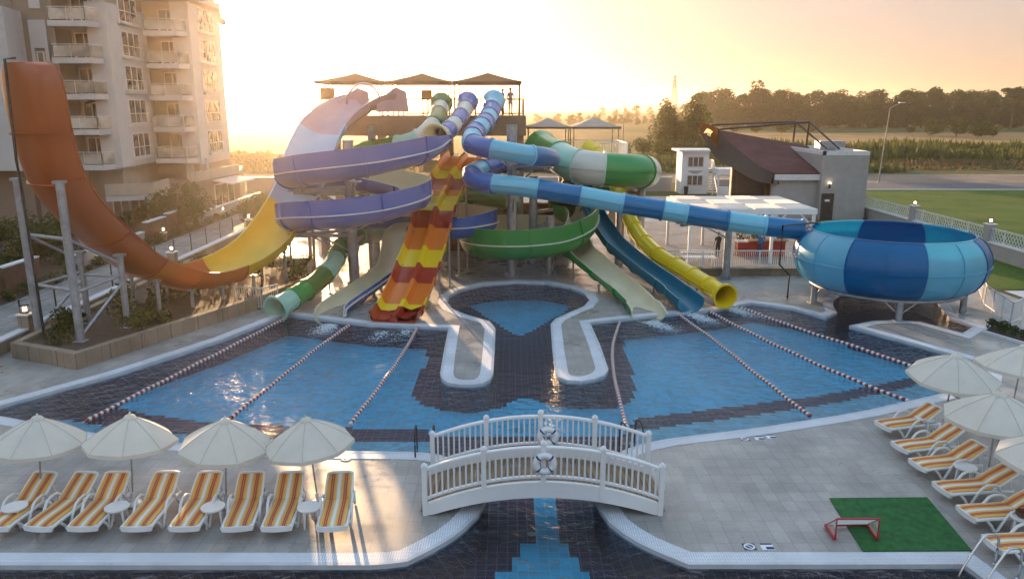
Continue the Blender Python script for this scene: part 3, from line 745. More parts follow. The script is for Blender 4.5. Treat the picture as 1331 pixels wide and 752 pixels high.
# ------------------------------------------------------------------ boomerang slide
t = thing('half_pipe_slide', 'huge orange half-pipe slide standing up at the left, yellow and pale blue towards the tower', 'water slide', V3((-18.4, 30.3, 0)))
BZ = [(48.3, 9.45), (47.4, 9.4), (46.3, 9.05), (45.4, 8.6), (44.6, 8.0), (43.6, 6.55), (42.7, 4.75), (41.9, 3.7), (41.2, 2.98), (40.3, 2.2), (39.4, 1.68), (38.2, 1.28), (37.0, 1.1), (35.8, 1.15), (34.8, 1.5), (33.9, 2.0), (33.0, 2.65), (32.15, 3.6), (31.25, 4.75), (30.58, 5.85), (30.2, 6.9), (30.0, 8.1), (29.9, 9.5), (29.85, 11.15)]
lineX = lambda y: -18.5 + (y - 30.2) * 0.5676
bc = [V3((lineX(y), y, z)) for y, z in BZ]
bp, bpar = spline(bc, .22)
def bY(y): 
    for i in range(len(bp) - 1):
        if bp[i].y >= y >= bp[i+1].y: return bpar[i] + (bpar[i+1] - bpar[i]) * (bp[i].y - y) / max(1e-6, bp[i].y - bp[i+1].y)
    return bpar[-1]
def half_pipe(i, seg, fr, endtaper):
    w = 1.72
    if endtaper:
        d = sum((seg[j+1] - seg[j]).length for j in range(i, len(seg) - 1))
        if d < 1.1: w -= .8 * (1 - math.sqrt(max(0, 1 - ((1.1 - d) / 1.1) ** 2)))
    inn = []; N = 18
    for k in range(N + 1):
        x = -1 + 2 * k / N
        inn.append((x * w * (1 - .06 * abs(x) ** 8), (.88 + .0 * i) * abs(x) ** 3.4))
    out = []
    for k, (x, z) in enumerate(inn):
        a = inn[max(0, k-1)]; b = inn[min(N, k+1)]; dx, dz = b[0]-a[0], b[1]-a[1]; L_ = math.hypot(dx, dz)
        out.append((x + dz / L_ * .06, z - dx / L_ * .06))
    return inn + out[::-1]
for a, b, cc in ((48.2, 46.4, 'pink'), (46.4, 44.6, 'pink'), (44.6, 43.4, 'ice'), (43.4, 42.25, 'ice'), (42.25, 40.2, 'lemon'), (40.2, 37.7, 'lemon'), (37.7, 35.2, 'amber'), (35.2, 33.4, 'amber'), (33.4, 31.9, 'rust'), (31.9, 30.3, 'rust'), (30.3, 29.96, 'rust'), (29.96, 29.85, 'rust')):
    ta, tb = bY(a), (bpar[-1] if b == 29.85 else bY(b))
    seg = cutpath(bp, bpar, ta, tb); fr = seg_frames(bp, bpar, seg, ta, tb); mb = MB(); N2 = 38
    mb.sweep(seg, lambda i: half_pipe(i, seg, fr, b == 29.85), fr=fr)
    # rim flanges and a joint rib underneath
    for sgn in (-1, 1):
        def fl(i):
            h = half_pipe(i, seg, fr, b == 29.85); x, z = h[18] if sgn > 0 else h[0]
            return [(x, z), (x + sgn * .13, z), (x + sgn * .13, z - .04), (x, z - .04)]
        mb.sweep(seg, fl, fr=fr)
    h = half_pipe(0, seg, fr, False); o_ = h[19:]; o2 = [(x * 1.0, z - .10) for x, z in o_]
    mb.sweep([seg[0] - fr[0][0] * .04, seg[0] + fr[0][0] * .05], o_ + o2[::-1], fr=[fr[0]] * 2)
    mb.build('half_pipe_section', F[cc], t, smooth=50)
# entry shields and hoop at the top
du = V3((-.4936, -.8697, 0)); dn = V3((-.8697, .4936, 0)) * -1
top = V3((lineX(48.0), 48.0, 9.45))
for s_ in (-1, 1):
    mb = MB(); a = top + dn * (1.45 * s_)
    mb.add([a + V3((0, 0, -.2)) + du * 1.6, a - du * 1.5 + V3((0, 0, -.2)), a - du * 1.3 + V3((0, 0, 1.0)), a - du * .3 + V3((0, 0, 1.25)), a + du * 1.5 + V3((0, 0, .4))], [(0, 1, 2, 3, 4)])
    q = len(mb.v); mb.v += [p + dn * (.06 * s_) for p in mb.v[:5]]; mb.face(range(q, q + 5))
    for i in range(5): mb.face((i, (i + 1) % 5, q + (i + 1) % 5, q + i))
    mb.build('entry_shield', F['pink'], t)
mb = MB(); mb.tube([top + du * .9 + dn * (1.3 * math.cos(a)) + V3((0, 0, .2 + 1.25 * math.sin(a))) for a in [math.pi * k / 16 for k in range(17)]], .07, 8)
mb.build('entry_hoop', F['pink'], t, smooth=50)
# frame that carries the standing end
FL = [G(53, 445), G(107, 457)]; BL = [G(117, 432), G(168, 438)]
tops = [P(36, 236, FL[0].y).z, P(92, 236, FL[1].y).z]
def post(g, z, r):
    mb = MB(); mb.tube([(g.x, g.y, .02), (g.x, g.y, z)], r, 16); mb.box((g.x, g.y, z), (.42, .3, .1)); mb.box((g.x, g.y, .45), (.45, .45, .04))
    mb.build('support_post', M['steel'], t, smooth=40)
for g in FL: post(g, 6.75, .16)
for g in BL: post(g, 3.55, .13)
zz = lambda g, z: V3((g.x, g.y, z))
for a, b, r in ((zz(FL[0], 4.55), zz(FL[1], 4.55), .07), (zz(FL[0], 2.5), zz(FL[1], 2.5), .07), (zz(FL[1], 4.55), zz(BL[1], 3.2), .06), (zz(FL[0], 4.55), zz(BL[0], 3.2), .06), (zz(FL[1], 2.4), zz(BL[1], 2.7), .06), (zz(FL[0], 2.4), zz(BL[0], 2.7), .06), (zz(BL[0], 2.6), zz(BL[1], 2.6), .06), (zz(FL[1], .6), zz(BL[1], 2.4), .06), (zz(FL[0], .6), zz(BL[0], 2.4), .06)):
    mb = MB(); mb.tube([a, b], r, 10); mb.build('brace', M['steel'], t, smooth=40)
for y in (33.7, 35.2, 36.7, 38.4, 40.3, 42.2):
    zt = next(z1 + (z0 - z1) * (y - y1) / (y0 - y1) for (y0, z0), (y1, z1) in zip(BZ, BZ[1:]) if y0 >= y >= y1)
    for s_ in (-.9, .9):
        p = V3((lineX(y), y, 0)) + dn * s_; mb = MB(); mb.tube([(p.x, p.y, .05), (p.x, p.y, zt - .02)], .08, 12); mb.box((p.x, p.y, zt - .1), (.34, .22, .08))
        mb.build('support_post', M['steel'], t, smooth=40)
mb = MB(); c0 = V3((-18.95, 30.1, 0)); mb.tube([(c0.x + .2, c0.y - .5, .4), (c0.x + .12, c0.y - .45, 6.3), (c0.x + .1, c0.y - .5, 7.6), (lineX(29.85) - .1, 29.7, 11.25), (lineX(29.9) + .1, 30.0, 11.3)], .055, 8)
mb.build('water_pipe', M['dark_metal'], t, smooth=40)

# ------------------------------------------------------------------ steel columns with their arms
def column(label, x, y, h, r, arms=()):
    t = thing('support_column', label, 'column', (x, y, 0))
    mb = MB(); mb.tube([(x, y, 0), (x, y, h)], r, 24); mb.tube([(x, y, h), (x, y, h + .03)], r + .03, 24)
    mb.build('shaft', M['steel'], t, smooth=40)
    mb = MB(); mb.tube([(x, y, 0), (x, y, .06)], r + .16, 24)
    for k in range(8): a = k * math.pi / 4; mb.box((x + (r + .06) * math.cos(a), y + (r + .06) * math.sin(a), .14), (.13, .02, .18), a)
    mb.build('base_plate', M['steel'], t)
    for (ex, ey, ez) in arms:
        e = V3((ex, ey, ez)); hz = V3((ex - x, ey - y, 0)); hn = hz.normalized(); a = V3((x, y, ez)) + hn * r
        mb = MB(); mb.beam(a, e, .14, .18); mb.tube([V3((x, y, ez - min(1.1, hz.length * .7))) + hn * r, a + hn * (hz.length * .62)], .05, 8)
        mb.box(e + V3((0, 0, .1)), (.5, .5, .06)); mb.build('support_arm', M['steel'], t)
below = lambda p, d: (p.x, p.y, p.z - d)
column('tall thick steel mast the blue tube loops around', 0.0, 43.7, 8.55, .29, [below(BC[7], .62), below(BC[3], .62), below(BC[9], .62), below(BC[14], .62), below(BC[19], .62), below(BC[12], .62)])
cl = G(461, 371)
column('steel column at the centre of the violet spiral', cl.x, cl.y, 7.8, .28, [below(PC[k], .95) for k in (3, 5, 8, 10, 13, 15, 18)] + [below(PC[6], .95), below(PC[16], .95)])
column('grey column behind the violet spiral, up to under the tower deck', -8.5, 47.5, 8.4, .24, [below(GC[6], .6), below(GC[12], .6)])
column('grey column inside the green spiral, behind the tall mast', 1.3, 47.2, 5.4, .26, [below(RC[10], 1.0), below(RC[1], 1.0), below(LC[10], 1.1)])
column('short column rising through the front of the green spiral', G(714, 356).x, G(714, 356).y, 3.4, .25, [below(RC[5], 1.0), below(RC[3], 1.0)])
column('grey column under the turn of the green and ivory tube', 8.3, 49.4, 4.6, .26, [below(LC[7], 1.08), below(LC[8], 1.08)])
c8 = G(803, 346); column('slim column under the blue tube beside the teal slide', c8.x, c8.y, 3.9, .17, [below(BC[22], .62)])
c9 = G(943, 363); column('steel column under the blue tube by the terrace rail', c9.x, c9.y, 3.3, .2, [below(BC[25], .6), below(P(886, 277, 40), .62)])
c7 = G(483, 355); column('thin grey post below the violet spiral near the cream run-out', c7.x, c7.y, 2.3, .11)
c7 = G(405, 352); column('thin grey post under the left end of the violet spiral', c7.x, c7.y, 2.5, .1, [])
# ------------------------------------------------------------------ slide tower
M['fascia'] = paint('tower_fascia', (0.30, 0.19, 0.13), 0.8, 0.12, 1.2, bump=0.12, grime=0.3)
M['canopy'] = paint('brown_canopy_cloth', (0.24, 0.13, 0.06), 0.85, 0.1, 2, trans=0.35)
M['canopy_pale'] = paint('sand_canopy_cloth', (0.62, 0.53, 0.45), 0.85, 0.1, 2, trans=0.35)
M['rail'] = paint('brown_rail_paint', (0.16, 0.10, 0.07), 0.5, 0.15, 3)
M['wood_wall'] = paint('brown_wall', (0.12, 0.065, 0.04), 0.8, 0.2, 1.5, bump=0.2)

def railing(root, path, h, mat, name='railing', step=1.6, bar=0.11, r=0.03, z=None, barr=0.011, mid=False):
    mb = MB()
    for a, b in zip(path[:-1], path[1:]):
        a, b = V3(a), V3(b); L = (b - a).length; up = V3((0, 0, h))
        mb.tube([a + up, b + up], r, 8); mb.tube([a + V3((0, 0, .12)), b + V3((0, 0, .12))], r * .7, 6)
        k = max(1, round(L / step))
        for i in range(k + 1): p = a.lerp(b, i / k); mb.tube([p, p + up], r * 1.1, 8)
        k = max(2, round(L / bar))
        for i in range(1, k): p = a.lerp(b, i / k); mb.tube([p + V3((0, 0, .12)), p + up], barr, 5, cap=False)
    return mb.build(name, mat, root, smooth=50)

t = thing('slide_tower', 'tall brown slide tower with two open decks and railings behind the slides', 'tower', (-3, 50, 0))
MB().box((-6.0, 53, 8.72), (13.8, 6, .56)).build('upper_deck', M['fascia'], t)
mb = MB(); mb.box((-6.0, 50.1, 8.1), (13.8, .25, .70)); mb.box((-6.0, 55.9, 8.1), (13.8, .25, .7)); mb.box((.78, 53, 8.1), (.24, 5.5, .7)); mb.box((-12.78, 53, 8.1), (.24, 5.5, .7)); mb.build('deck_beam', M['fascia'], t)
MB().box((.9, 53.2, 6.02), (13.4, 5.6, .36)).build('lower_deck', M['concrete'], t)
mb = MB(); mb.box((.9, 50.55, 5.62), (13.3, .3, .42)); mb.box((.9, 55.8, 5.62), (13.3, .3, .42)); mb.build('deck_beam', M['concrete'], t)
for x in (-12.4, -8.4, -4.4, 0.5):
    for y in (50.6, 55.4): MB().box((x, y, 4.22), (.5, .5, 8.44)).build('pillar', M['concrete'], t)
for x in (3.6, 7.2):
    for y in (51, 55.4): MB().box((x, y, 2.92), (.5, .5, 5.84)).build('pillar', M['concrete'], t)
for path in ([(-12.7, 50.2, 9), (-9.9, 50.2, 9)], [(-6.9, 50.2, 9), (-5.3, 50.2, 9)], [(-4.2, 50.2, 9), (-3.4, 50.2, 9)], [(-2.3, 50.2, 9), (-1.8, 50.2, 9)], [(-.6, 50.2, 9), (.75, 50.2, 9), (.75, 55.8, 9), (-12.7, 55.8, 9), (-12.7, 50.2, 9)]):
    railing(t, path, 1.05, M['rail'])
for path in ([(-5.6, 50.6, 6.2), (-4.4, 50.6, 6.2)], [(-1.9, 50.6, 6.2), (1.0, 50.6, 6.2)], [(2.4, 50.6, 6.2), (3.4, 50.6, 6.2)], [(5.7, 50.6, 6.2), (7.5, 50.6, 6.2), (7.5, 55.8, 6.2), (.9, 55.8, 6.2)]):
    railing(t, path, 1.05, M['white_steel'])
# switchback stair at the back
mb = MB()
for k in range(34): mb.box((-9 + k * .3, 57.1, .25 + k * .18), (.34, 1.6, .06))
for s_ in (-.85, .85): mb.beam((-9.2, 57.1 + s_, .1), (1.2, 57.1 + s_, 6.2), .1, .3)
mb.build('stair', M['steel'], t)

def canopy(label, x0, x1, y0, y1, zf, ze, za, mat, group):
    t = thing('shade_canopy', label, 'canopy', ((x0 + x1) / 2, (y0 + y1) / 2, zf), group)
    mb = MB(); c = V3(((x0 + x1) / 2, (y0 + y1) / 2, za)); N = 8
    cs = [V3((x0, y0, ze)), V3((x1, y0, ze)), V3((x1, y1, ze)), V3((x0, y1, ze))]
    for i in range(4):
        a, b = cs[i], cs[(i + 1) % 4]; rows = []
        for j in range(N + 1):
            k = j / N; row = []
            for q in range(N + 1):
                p = a.lerp(b, q / N).lerp(c, k); p.z = ze + (za - ze) * (k ** 1.25) - .03 * math.sin(math.pi * q / N) * (1 - k)
                row.append(p)
            rows.append(row)
        for j in range(N):
            for q in range(N): mb.quad(rows[j][q], rows[j][q+1], rows[j+1][q+1], rows[j+1][q])
        d = V3((0, 0, -.16)); mb.quad(a, b, b + d, a + d)
    mb.build('roof_cloth', mat, t, fix=False, smooth=30)
    mb = MB()
    for i in range(4): mb.beam(cs[i] + V3((0, 0, -.07)), cs[(i+1) % 4] + V3((0, 0, -.07)), .06, .1)
    mb.build('roof_frame', M['rail'], t)
    for p in cs:
        q = V3((p.x + (.12 if p.x == x0 else -.12), p.y + (.25 if p.y == y0 else -.25), 0)); mb = MB(); mb.tube([(q.x, q.y, zf), (q.x, q.y, ze - .05)], .045 if zf > 7 else .028, 8); mb.box((q.x, q.y, zf + .01), (.2, .2, .02)); mb.build('post', M['rail'], t)
g = 'cloth canopies on the tower deck'
canopy('brown cloth canopy above the half-pipe start, leftmost on the upper deck', -12.55, -8.1, 50.4, 55, 9, 11.15, 11.72, M['canopy'], g)
canopy('brown cloth canopy in the middle of the upper deck', -8.0, -3.85, 50.4, 55, 9, 11.15, 11.72, M['canopy'], g)
canopy('brown cloth canopy over the three people at the right end of the upper deck', -3.75, .6, 50.4, 55, 9, 11.15, 11.75, M['canopy'], g)
canopy('pale canopy on the lower deck just right of the tall mast', 1.0, 3.9, 52, 55.6, 6.2, 8.28, 8.85, M['canopy_pale'], g)
canopy('sand-coloured canopy at the right end of the lower deck', 4.0, 7.2, 52, 55.6, 6.2, 8.28, 8.9, M['canopy_pale'], g)

def board(label, x, y, z, w, h):
    t = thing('notice_board', label, 'sign', (x, y, z))
    mb = MB(); mb.box((x - w/2 + .08, y, z + .5), (.07, .07, 1.0)); mb.box((x + w/2 - .08, y, z + .5), (.07, .07, 1.0)); mb.build('post', M['rail'], t)
    MB().box((x, y, z + 1.0 + h/2), (w, .08, h)).build('panel', paint('board_paint', (.42, .22, .09), .6, .1, 4), t)
board('upright amber board at the left end of the upper deck', -11.9, 51.2, 9, .95, 0.75)
board('amber board behind the mouth of the green tube', -5.55, 51.6, 9, .7, .62)
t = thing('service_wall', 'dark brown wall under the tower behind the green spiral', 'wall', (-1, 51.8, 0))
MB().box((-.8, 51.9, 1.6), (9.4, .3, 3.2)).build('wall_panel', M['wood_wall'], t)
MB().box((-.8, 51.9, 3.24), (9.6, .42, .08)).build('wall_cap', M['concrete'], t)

# ------------------------------------------------------------------ people
SKIN = paint('skin', (0.42, 0.24, 0.16), 0.55, 0.06, 8)
HAIR = paint('dark_hair', (0.02, 0.014, 0.01), 0.6, 0.2, 20)
def person(label, loc, rz, h=1.75, shirt=None, trousers=None, bare_legs=True, arm=(0.1, 0.0), woman=False):
    t = thing('person', label, 'person', loc)
    sh = 0.19 if not woman else 0.165
    J = [((0,0,.95), .125), ((0,.01,1.12), .115), ((0,.015,1.32), .135), ((0,0,1.46), .07), ((0,-.01,1.54), .052), ((0,-.01,1.62), .085), ((0,-.02,1.70), .088)]
    E = [(i, i + 1) for i in range(6)]
    for s_ in (-1, 1):
        b = len(J)
        J += [((s_*.095,0,.86), .092), ((s_*.105,-.015,.48), .058), ((s_*.11,.02,.09), .04), ((s_*.115,-.06,.04), .038), ((s_*.12,-.15,.025), .028)]
        E += [(0, b), (b, b+1), (b+1, b+2), (b+2, b+3), (b+3, b+4)]
        b = len(J); f, o = arm
        J += [((s_*sh,0,1.41), .062), ((s_*(sh+.05+o),-.02,1.14), .046), ((s_*(sh+.04),-.06-f,.90), .033), ((s_*(sh+.035),-.09-f*1.2,.82), .032), ((s_*(sh+.03),-.11-f*1.3,.75), .018), ((s_*(sh+.0),-.13-f*1.2,.79), .013)]
        E += [(2, b), (b, b+1), (b+1, b+2), (b+2, b+3), (b+3, b+4), (b+3, b+5)]
    k = h / 1.78
    me = bpy.data.meshes.new('body'); me.from_pydata([V3(p) * k for p, r in J], E, [])
    o = bpy.data.objects.new('body', me); COL.objects.link(o)
    m = o.modifiers.new('skin', 'SKIN'); m.use_smooth_shade = True
    for v, (p, r) in zip(me.skin_vertices[0].data, J): v.radius = (r * k, r * k); v.use_root = False
    me.skin_vertices[0].data[0].use_root = True
    o.modifiers.new('sub', 'SUBSURF').levels = 2
    dg = bpy.context.evaluated_depsgraph_get(); ev = bpy.data.meshes.new_from_object(o.evaluated_get(dg))
    bpy.data.objects.remove(o); ev.name = 'body'
    for mm in (SKIN, shirt or SKIN, trousers or SKIN): 
        ev.materials.append(mm)
    while len(ev.materials) > 3: ev.materials.pop(index=0)
    for p in ev.polygons:
        c = p.center / k; p.use_smooth = True
        leg = abs(c.x) < .26 and c.z < .98 and (c.z > (.52 if bare_legs else .07)) and not (abs(c.x) > sh + .0 and c.z > .6)
        p.material_index = 2 if leg else (1 if shirt and (.96 <= c.z < 1.5 and (abs(c.x) < sh + .02 or c.z > 1.22)) else 0)
    b = bpy.data.objects.new('body', ev); COL.objects.link(b); b.parent = t; b.rotation_euler.z = rz
    mb = MB(); Z = 1.665 * k
    prof = [(0.001, .115), (.05, .108), (.085, .075), (.1, .03), (.1, -.02), (.092, -.06)]
    mb.lathe([(r * k, z * k) for r, z in prof], (0, .012 * k, Z), 14, R(-20), R(200)); mb.lathe([(r * k, z * k) for r, z in prof[:4]], (0, .008 * k, Z), 14)
    hh = mb.build('hair', HAIR, b, smooth=60)
    f = MB(); f.tube([(0, -.095*k, 1.675*k), (0, -.122*k, 1.64*k), (0, -.10*k, 1.63*k)], .012*k, 6)
    for s_ in (-1, 1): f.tube([(s_*.092*k, 0, 1.62*k), (s_*.1*k, .01*k, 1.665*k)], .014*k, 6)
    f.build('face', SKIN, b, smooth=60)
    return t
cloth = lambda n, c: paint(n, c, .85, .1, 6)
person('person at the tower railing in a dark top, leftmost of three', (-1.35, 52.2, 9), R(10), 1.62, cloth('dark_cloth', (.06, .05, .06)), cloth('brown_cloth', (.15, .1, .08)), woman=True)
person('slim person in dark clothes between two others on the tower deck', (-.62, 52.4, 9), R(-60), 1.74, cloth('black_cloth', (.04, .04, .05)), cloth('grey_cloth', (.2, .19, .18)))
person('person in a lilac shirt at the right end of the tower group', (-.1, 52.2, 9), R(35), 1.8, cloth('lilac_cloth', (.36, .28, .34)), cloth('white_cloth', (.6, .56, .52)), arm=(.15, .03))
pp = G(938, 340); person('person in black standing beside the terrace pergola', (pp.x, 49.0, .02), R(200), 1.72, cloth('black_shirt', (.03, .03, .035)), cloth('black_trousers', (.03, .03, .03)), bare_legs=False)
pp = P(988, 322, 49.5); person('person in a bright blue shirt standing by the red counter', (pp.x, 49.4, .02), R(150), 1.7, cloth('blue_shirt', (.04, .16, .45)), cloth('denim', (.06, .09, .18)), bare_legs=False)
# ------------------------------------------------------------------ foliage
def leafm(name, a, b, trans=.3):
    t = NT(name); oi = t.n('ShaderNodeObjectInfo')
    c = t.ramp(t.noise(0.9, 4, .6, vec=t.pos(True)), [(.3, a), (.7, b)])
    v = t.ramp(oi.outputs['Random'], [(0, (.75, .8, .75)), (1, (1.2, 1.1, 1.0))])
    c = t.mix(c, v, 1.0, 'MULTIPLY'); t.col(c); t.b.inputs['Roughness'].default_value = .75; t.b.inputs['Specular IOR Level'].default_value = .2
    tr = t.n('ShaderNodeBsdfTranslucent'); t.l(c, tr.inputs[0]); mx = t.n('ShaderNodeMixShader'); mx.inputs[0].default_value = trans
    t.l(t.b.outputs[0], mx.inputs[1]); t.l(tr.outputs[0], mx.inputs[2]); t.l(mx.outputs[0], t.o.inputs[0]); return t.m
M['leaf'] = leafm('leaf_dark_green', (.028, .058, .014), (.085, .125, .03))
M['leaf_poplar'] = leafm('leaf_olive', (.04, .065, .014), (.11, .135, .03))
M['leaf_shrub'] = leafm('leaf_shrub', (.03, .055, .012), (.09, .12, .03))
M['leaf_hedge'] = leafm('leaf_reed', (.055, .08, .02), (.15, .165, .06))
M['bark'] = paint('bark', (.10, .07, .045), .95, .25, 3, bump=.5)
M['blossom'] = paint('white_blossom', (.7, .68, .62), .7, .05, 5)

def leaves(mb, rng, c, rad, n, size):
    for _ in range(n):
        while True:
            d = V3((rng.uniform(-1, 1), rng.uniform(-1, 1), rng.uniform(-1, 1)))
            if .05 < d.length <= 1: break
        d = d.normalized() * (d.length ** .45)
        p = c + V3((d.x * rad[0], d.y * rad[1], d.z * rad[2]))
        a = V3((rng.gauss(0, 1), rng.gauss(0, 1), rng.gauss(0, .7))).normalized(); b = a.cross(V3((rng.gauss(0, 1), rng.gauss(0, 1), rng.gauss(0, 1)))).normalized()
        s = size * rng.uniform(.6, 1.4)
        mb.quad(p - a * s, p - b * s * .55, p + a * s, p + b * s * .55)

def tree_proto(name, label, cat, h, w, kind, seed, leaf, group, nl=2600, ls=.28, low=.34):
    rng = random.Random(seed); t = thing(name, label, cat, (0, 0, 0), group)
    mb = MB(); th = h * (.34 if kind != 'poplar' else .16)
    lean = V3((rng.uniform(-.3, .3), rng.uniform(-.3, .3), 0))
    mb.tube([(0, 0, -.1), lean * .4 + V3((0, 0, th)), lean + V3((0, 0, h * .8))], [h * .022, h * .015, h * .004], 8)
    blobs = []
    nb = {'round': 22, 'poplar': 16, 'umbrella': 11, 'bush': 10}[kind]
    for k in range(nb):
        a = rng.uniform(0, 6.28); q = k / (nb - 1)
        if kind == 'round': z = h * (low + (.93 - low) * rng.random()); r = w * (.5 * math.sin(math.pi * min(1, max(0.2, (z / h - low + .2) / 1.15)))) * rng.uniform(.3, 1.05); s = w * rng.uniform(.15, .26); rd = (s, s, s * .75)
        elif kind == 'poplar': z = h * (.12 + .82 * q); r = w * .33 * (1 - q * .75) * rng.uniform(.2, 1); s = w * rng.uniform(.2, .32) * (1.1 - .6 * q); rd = (s, s, s * 1.5)
        elif kind == 'umbrella': z = h * (.76 + .17 * rng.random()); r = w * .5 * math.sqrt(rng.random()); s = w * rng.uniform(.13, .2); rd = (s, s, s * .55)
        else: z = h * (.25 + .5 * rng.random()); r = w * .4 * rng.random(); s = w * rng.uniform(.17, .26); rd = (s, s, min(s, h * .3))
        c = lean * (z / h) + V3((r * math.cos(a), r * math.sin(a), z)); blobs.append((c, rd))
        if kind != 'bush': mb.tube([lean * .5 * (z/h) + V3((0, 0, max(th * .8, z * .62))), c.lerp(lean * .6 + V3((0, 0, z * .8)), .4), c], [h * .008, h * .005, h * .002], 5)
    mb.build('trunk', M['bark'], t, smooth=60)
    mb = MB(); tot = sum(r[0] * r[2] for _, r in blobs)
    for c, rd in blobs: leaves(mb, rng, c, rd, int(nl * rd[0] * rd[2] / tot), ls)
    mb.build('crown', M[leaf], t, fix=False)
    return t

def put(proto, x, y, z=0, s=1.0, rz=None, first=[None], label=None, group=None, sz=None):
    if proto.get('used'): o = copy_tree(proto)
    else: o = proto; o['used'] = 1
    o.location = (x, y, z); o.scale = (s, s, sz or s); o.rotation_euler.z = random.uniform(0, 6.28) if rz is None else rz
    if label: o['label'] = label
    if group: o['group'] = group
    return o

g = 'trees of the far wood on the right'
T = [tree_proto('broadleaf_tree', 'tall dark tree in the far wood beyond the stubble field', 'tree', 15, 11, 'round', s, 'leaf', g, 3000, .42, .12) for s in (1, 2, 3)]
TU = tree_proto('umbrella_pine', 'umbrella-topped pine standing above the right end of the far wood', 'tree', 17, 8.5, 'umbrella', 5, 'leaf', None, 1200, .4)
random.seed(11)
def wood(n, x0, x1, y0, y1, smin, smax, label=None, group=None):
    for k in range(n):
        u = (k + random.uniform(.1, .9)) / n
        px = x0 + (x1 - x0) * u; Y = random.uniform(y0, y1); p = P(px, 200, Y)
        put(random.choice(T), p.x, Y, 0, random.uniform(smin, smax), label=label, group=group)
wood(54, 905, 1345, 385, 430, .95, 1.28)
wood(26, 915, 1345, 368, 384, .6, .85, 'lower dark tree along the front edge of the far wood')
wood(26, 690, 910, 430, 520, .28, .45, 'small hazy tree in the distant row behind the tower', 'distant row of trees behind the tower')
wood(14, 770, 1000, 700, 900, .6, .9, 'faint tree far out on the plain near the pylon', 'faint far trees near the pylon')
wood(16, 290, 440, 420, 600, .3, .5, 'small tree out in the golden haze on the left', 'trees in the golden haze')
p = P(1308, 200, 345); put(TU, p.x, 345, 0, 1.08)
p = P(1012, 200, 350); o = put(T[0], p.x, 380, 0, 1.45, label='tallest rounded tree of the wood, right of the pylon'); o['group'] = 'tall trees of the far wood'
B = [tree_proto('bush', 'rounded green bush at the edge of the stubble field', 'bush', 4, 6, 'bush', s, 'leaf_poplar', 'bushes at the far field edge', 900, .25) for s in (21, 22)]
for px, Y, s in ((1205, 270, 1.5), (1240, 265, 1.7), (1268, 250, 1.35), (1288, 258, 1.0), (1180, 300, .8)): p = P(px, 200, Y); put(B[px % 2], p.x, Y, 0, s, label='rounded green bush in front of the wood on the stubble field')
for px, Y, s in ((952, 300, 1.2), (982, 296, 1.0), (1014, 290, 1.3), (1050, 300, 1.0)): p = P(px, 200, Y); put(B[px % 2], p.x, Y, 0, s, label='low bush beyond the maroon roof before the wood')
PO = tree_proto('poplar', 'leafy poplar behind the kiosk, the left and shorter of two', 'tree', 10, 9.5, 'poplar', 31, 'leaf_poplar', None, 6500, .24)
p = P(866, 200, 165); put(PO, p.x, 165, 0, 1.0, .3)
p = P(899, 200, 165); put(PO, p.x, 165, 0, 1.08, 2.1, label='taller poplar right behind the white kiosk')
for px, Y, s in ((838, 160, .9), (815, 158, .7), (858, 152, .9), (887, 155, .8), (925, 155, .9), (735, 158, .5)): p = P(px, 200, Y); put(B[px % 2], p.x, Y, 0, s, label='dark bush below the poplars behind the kiosk', group='bushes below the poplars')
# golden hedge rows on the left plain
for k in range(15): 
    px = 268 + k * 11 + random.uniform(-3, 3); Y = random.uniform(120, 135); p = P(px, 200, Y); put(B[k % 2], p.x, Y, 0, random.uniform(.45, .75), label='bush in the sunlit hedge row left of the tower', group='sunlit hedge row')

def reeds(name, label, x0, x1, y0, y1, h, n, mat, w=.5):
    mb = MB(); rng = random.Random(x0)
    for _ in range(n):
        x, y = rng.uniform(x0, x1), rng.uniform(y0, y1); k = h * rng.uniform(.55, 1.1) * (.75 + .5 * noise.noise(V3((x * .06, y * .1, 3))))
        a = rng.uniform(0, 3.14); d = V3((math.cos(a), math.sin(a), 0)) * w * rng.uniform(.5, 1); l = V3((rng.gauss(0, .2), rng.gauss(0, .2), 0)) * k
        b = V3((x, y, -.1)); mb.add([b - d, b + d, b + d * .9 + l * .5 + V3((0, 0, k * .6)), b + l + V3((0, 0, k)), b - d * .9 + l * .5 + V3((0, 0, k * .6))], [(0, 1, 2, 3, 4)])
    o = mb.build(name, mat, None, fix=False); tag(o, label, 'reeds', None, 'stuff'); return o
reeds('reed_bed', 'broad green reed belt between the dirt track and the stubble field', 55, 330, 142, 178, 3.4, 15000, M['leaf_hedge'])
M['leaf_dry'] = leafm('leaf_dry_grass', (.14, .10, .045), (.26, .19, .10), .25)
reeds('dry_grass', 'tawny dry grass in front of the reed belt', 60, 330, 122, 141, 1.1, 9000, M['leaf_dry'], .35)
reeds('dry_grass', 'low tawny scrub behind the service road left of the kiosk', -60, 60, 116, 150, 1.6, 7000, M['leaf_hedge'], .4)

# ------------------------------------------------------------------ pylon and wires
M['pylon'] = paint('pylon_steel', (.20, .17, .15), .6, .1, 1)
t = thing('pylon', 'tall lattice power pylon on the horizon behind the poplars', 'pylon', (P(876, 130, 700).x, 700, 0))
X, Y0 = P(876, 130, 700).x, 700; H = P(878, 98, 700).z; mb = MB()
def lat(z): k = z / H; return 4.2 * (1 - k) ** 1.3 + .6
zs = [H * q / 12 for q in range(13)]
for sx in (-1, 1):
    for sy in (-1, 1): mb.tube([(X + sx * lat(z), Y0 + sy * lat(z), z) for z in zs], .28, 4)
for a, b in zip(zs[:-1], zs[1:]):
    for s_ in (-1, 1):
        mb.tube([(X - lat(a), Y0 + s_ * lat(a), a), (X + lat(b), Y0 + s_ * lat(b), b)], .16, 4); mb.tube([(X + lat(a), Y0 + s_ * lat(a), a), (X - lat(b), Y0 + s_ * lat(b), b)], .16, 4)
mb.build('lattice_mast', M['pylon'], t)
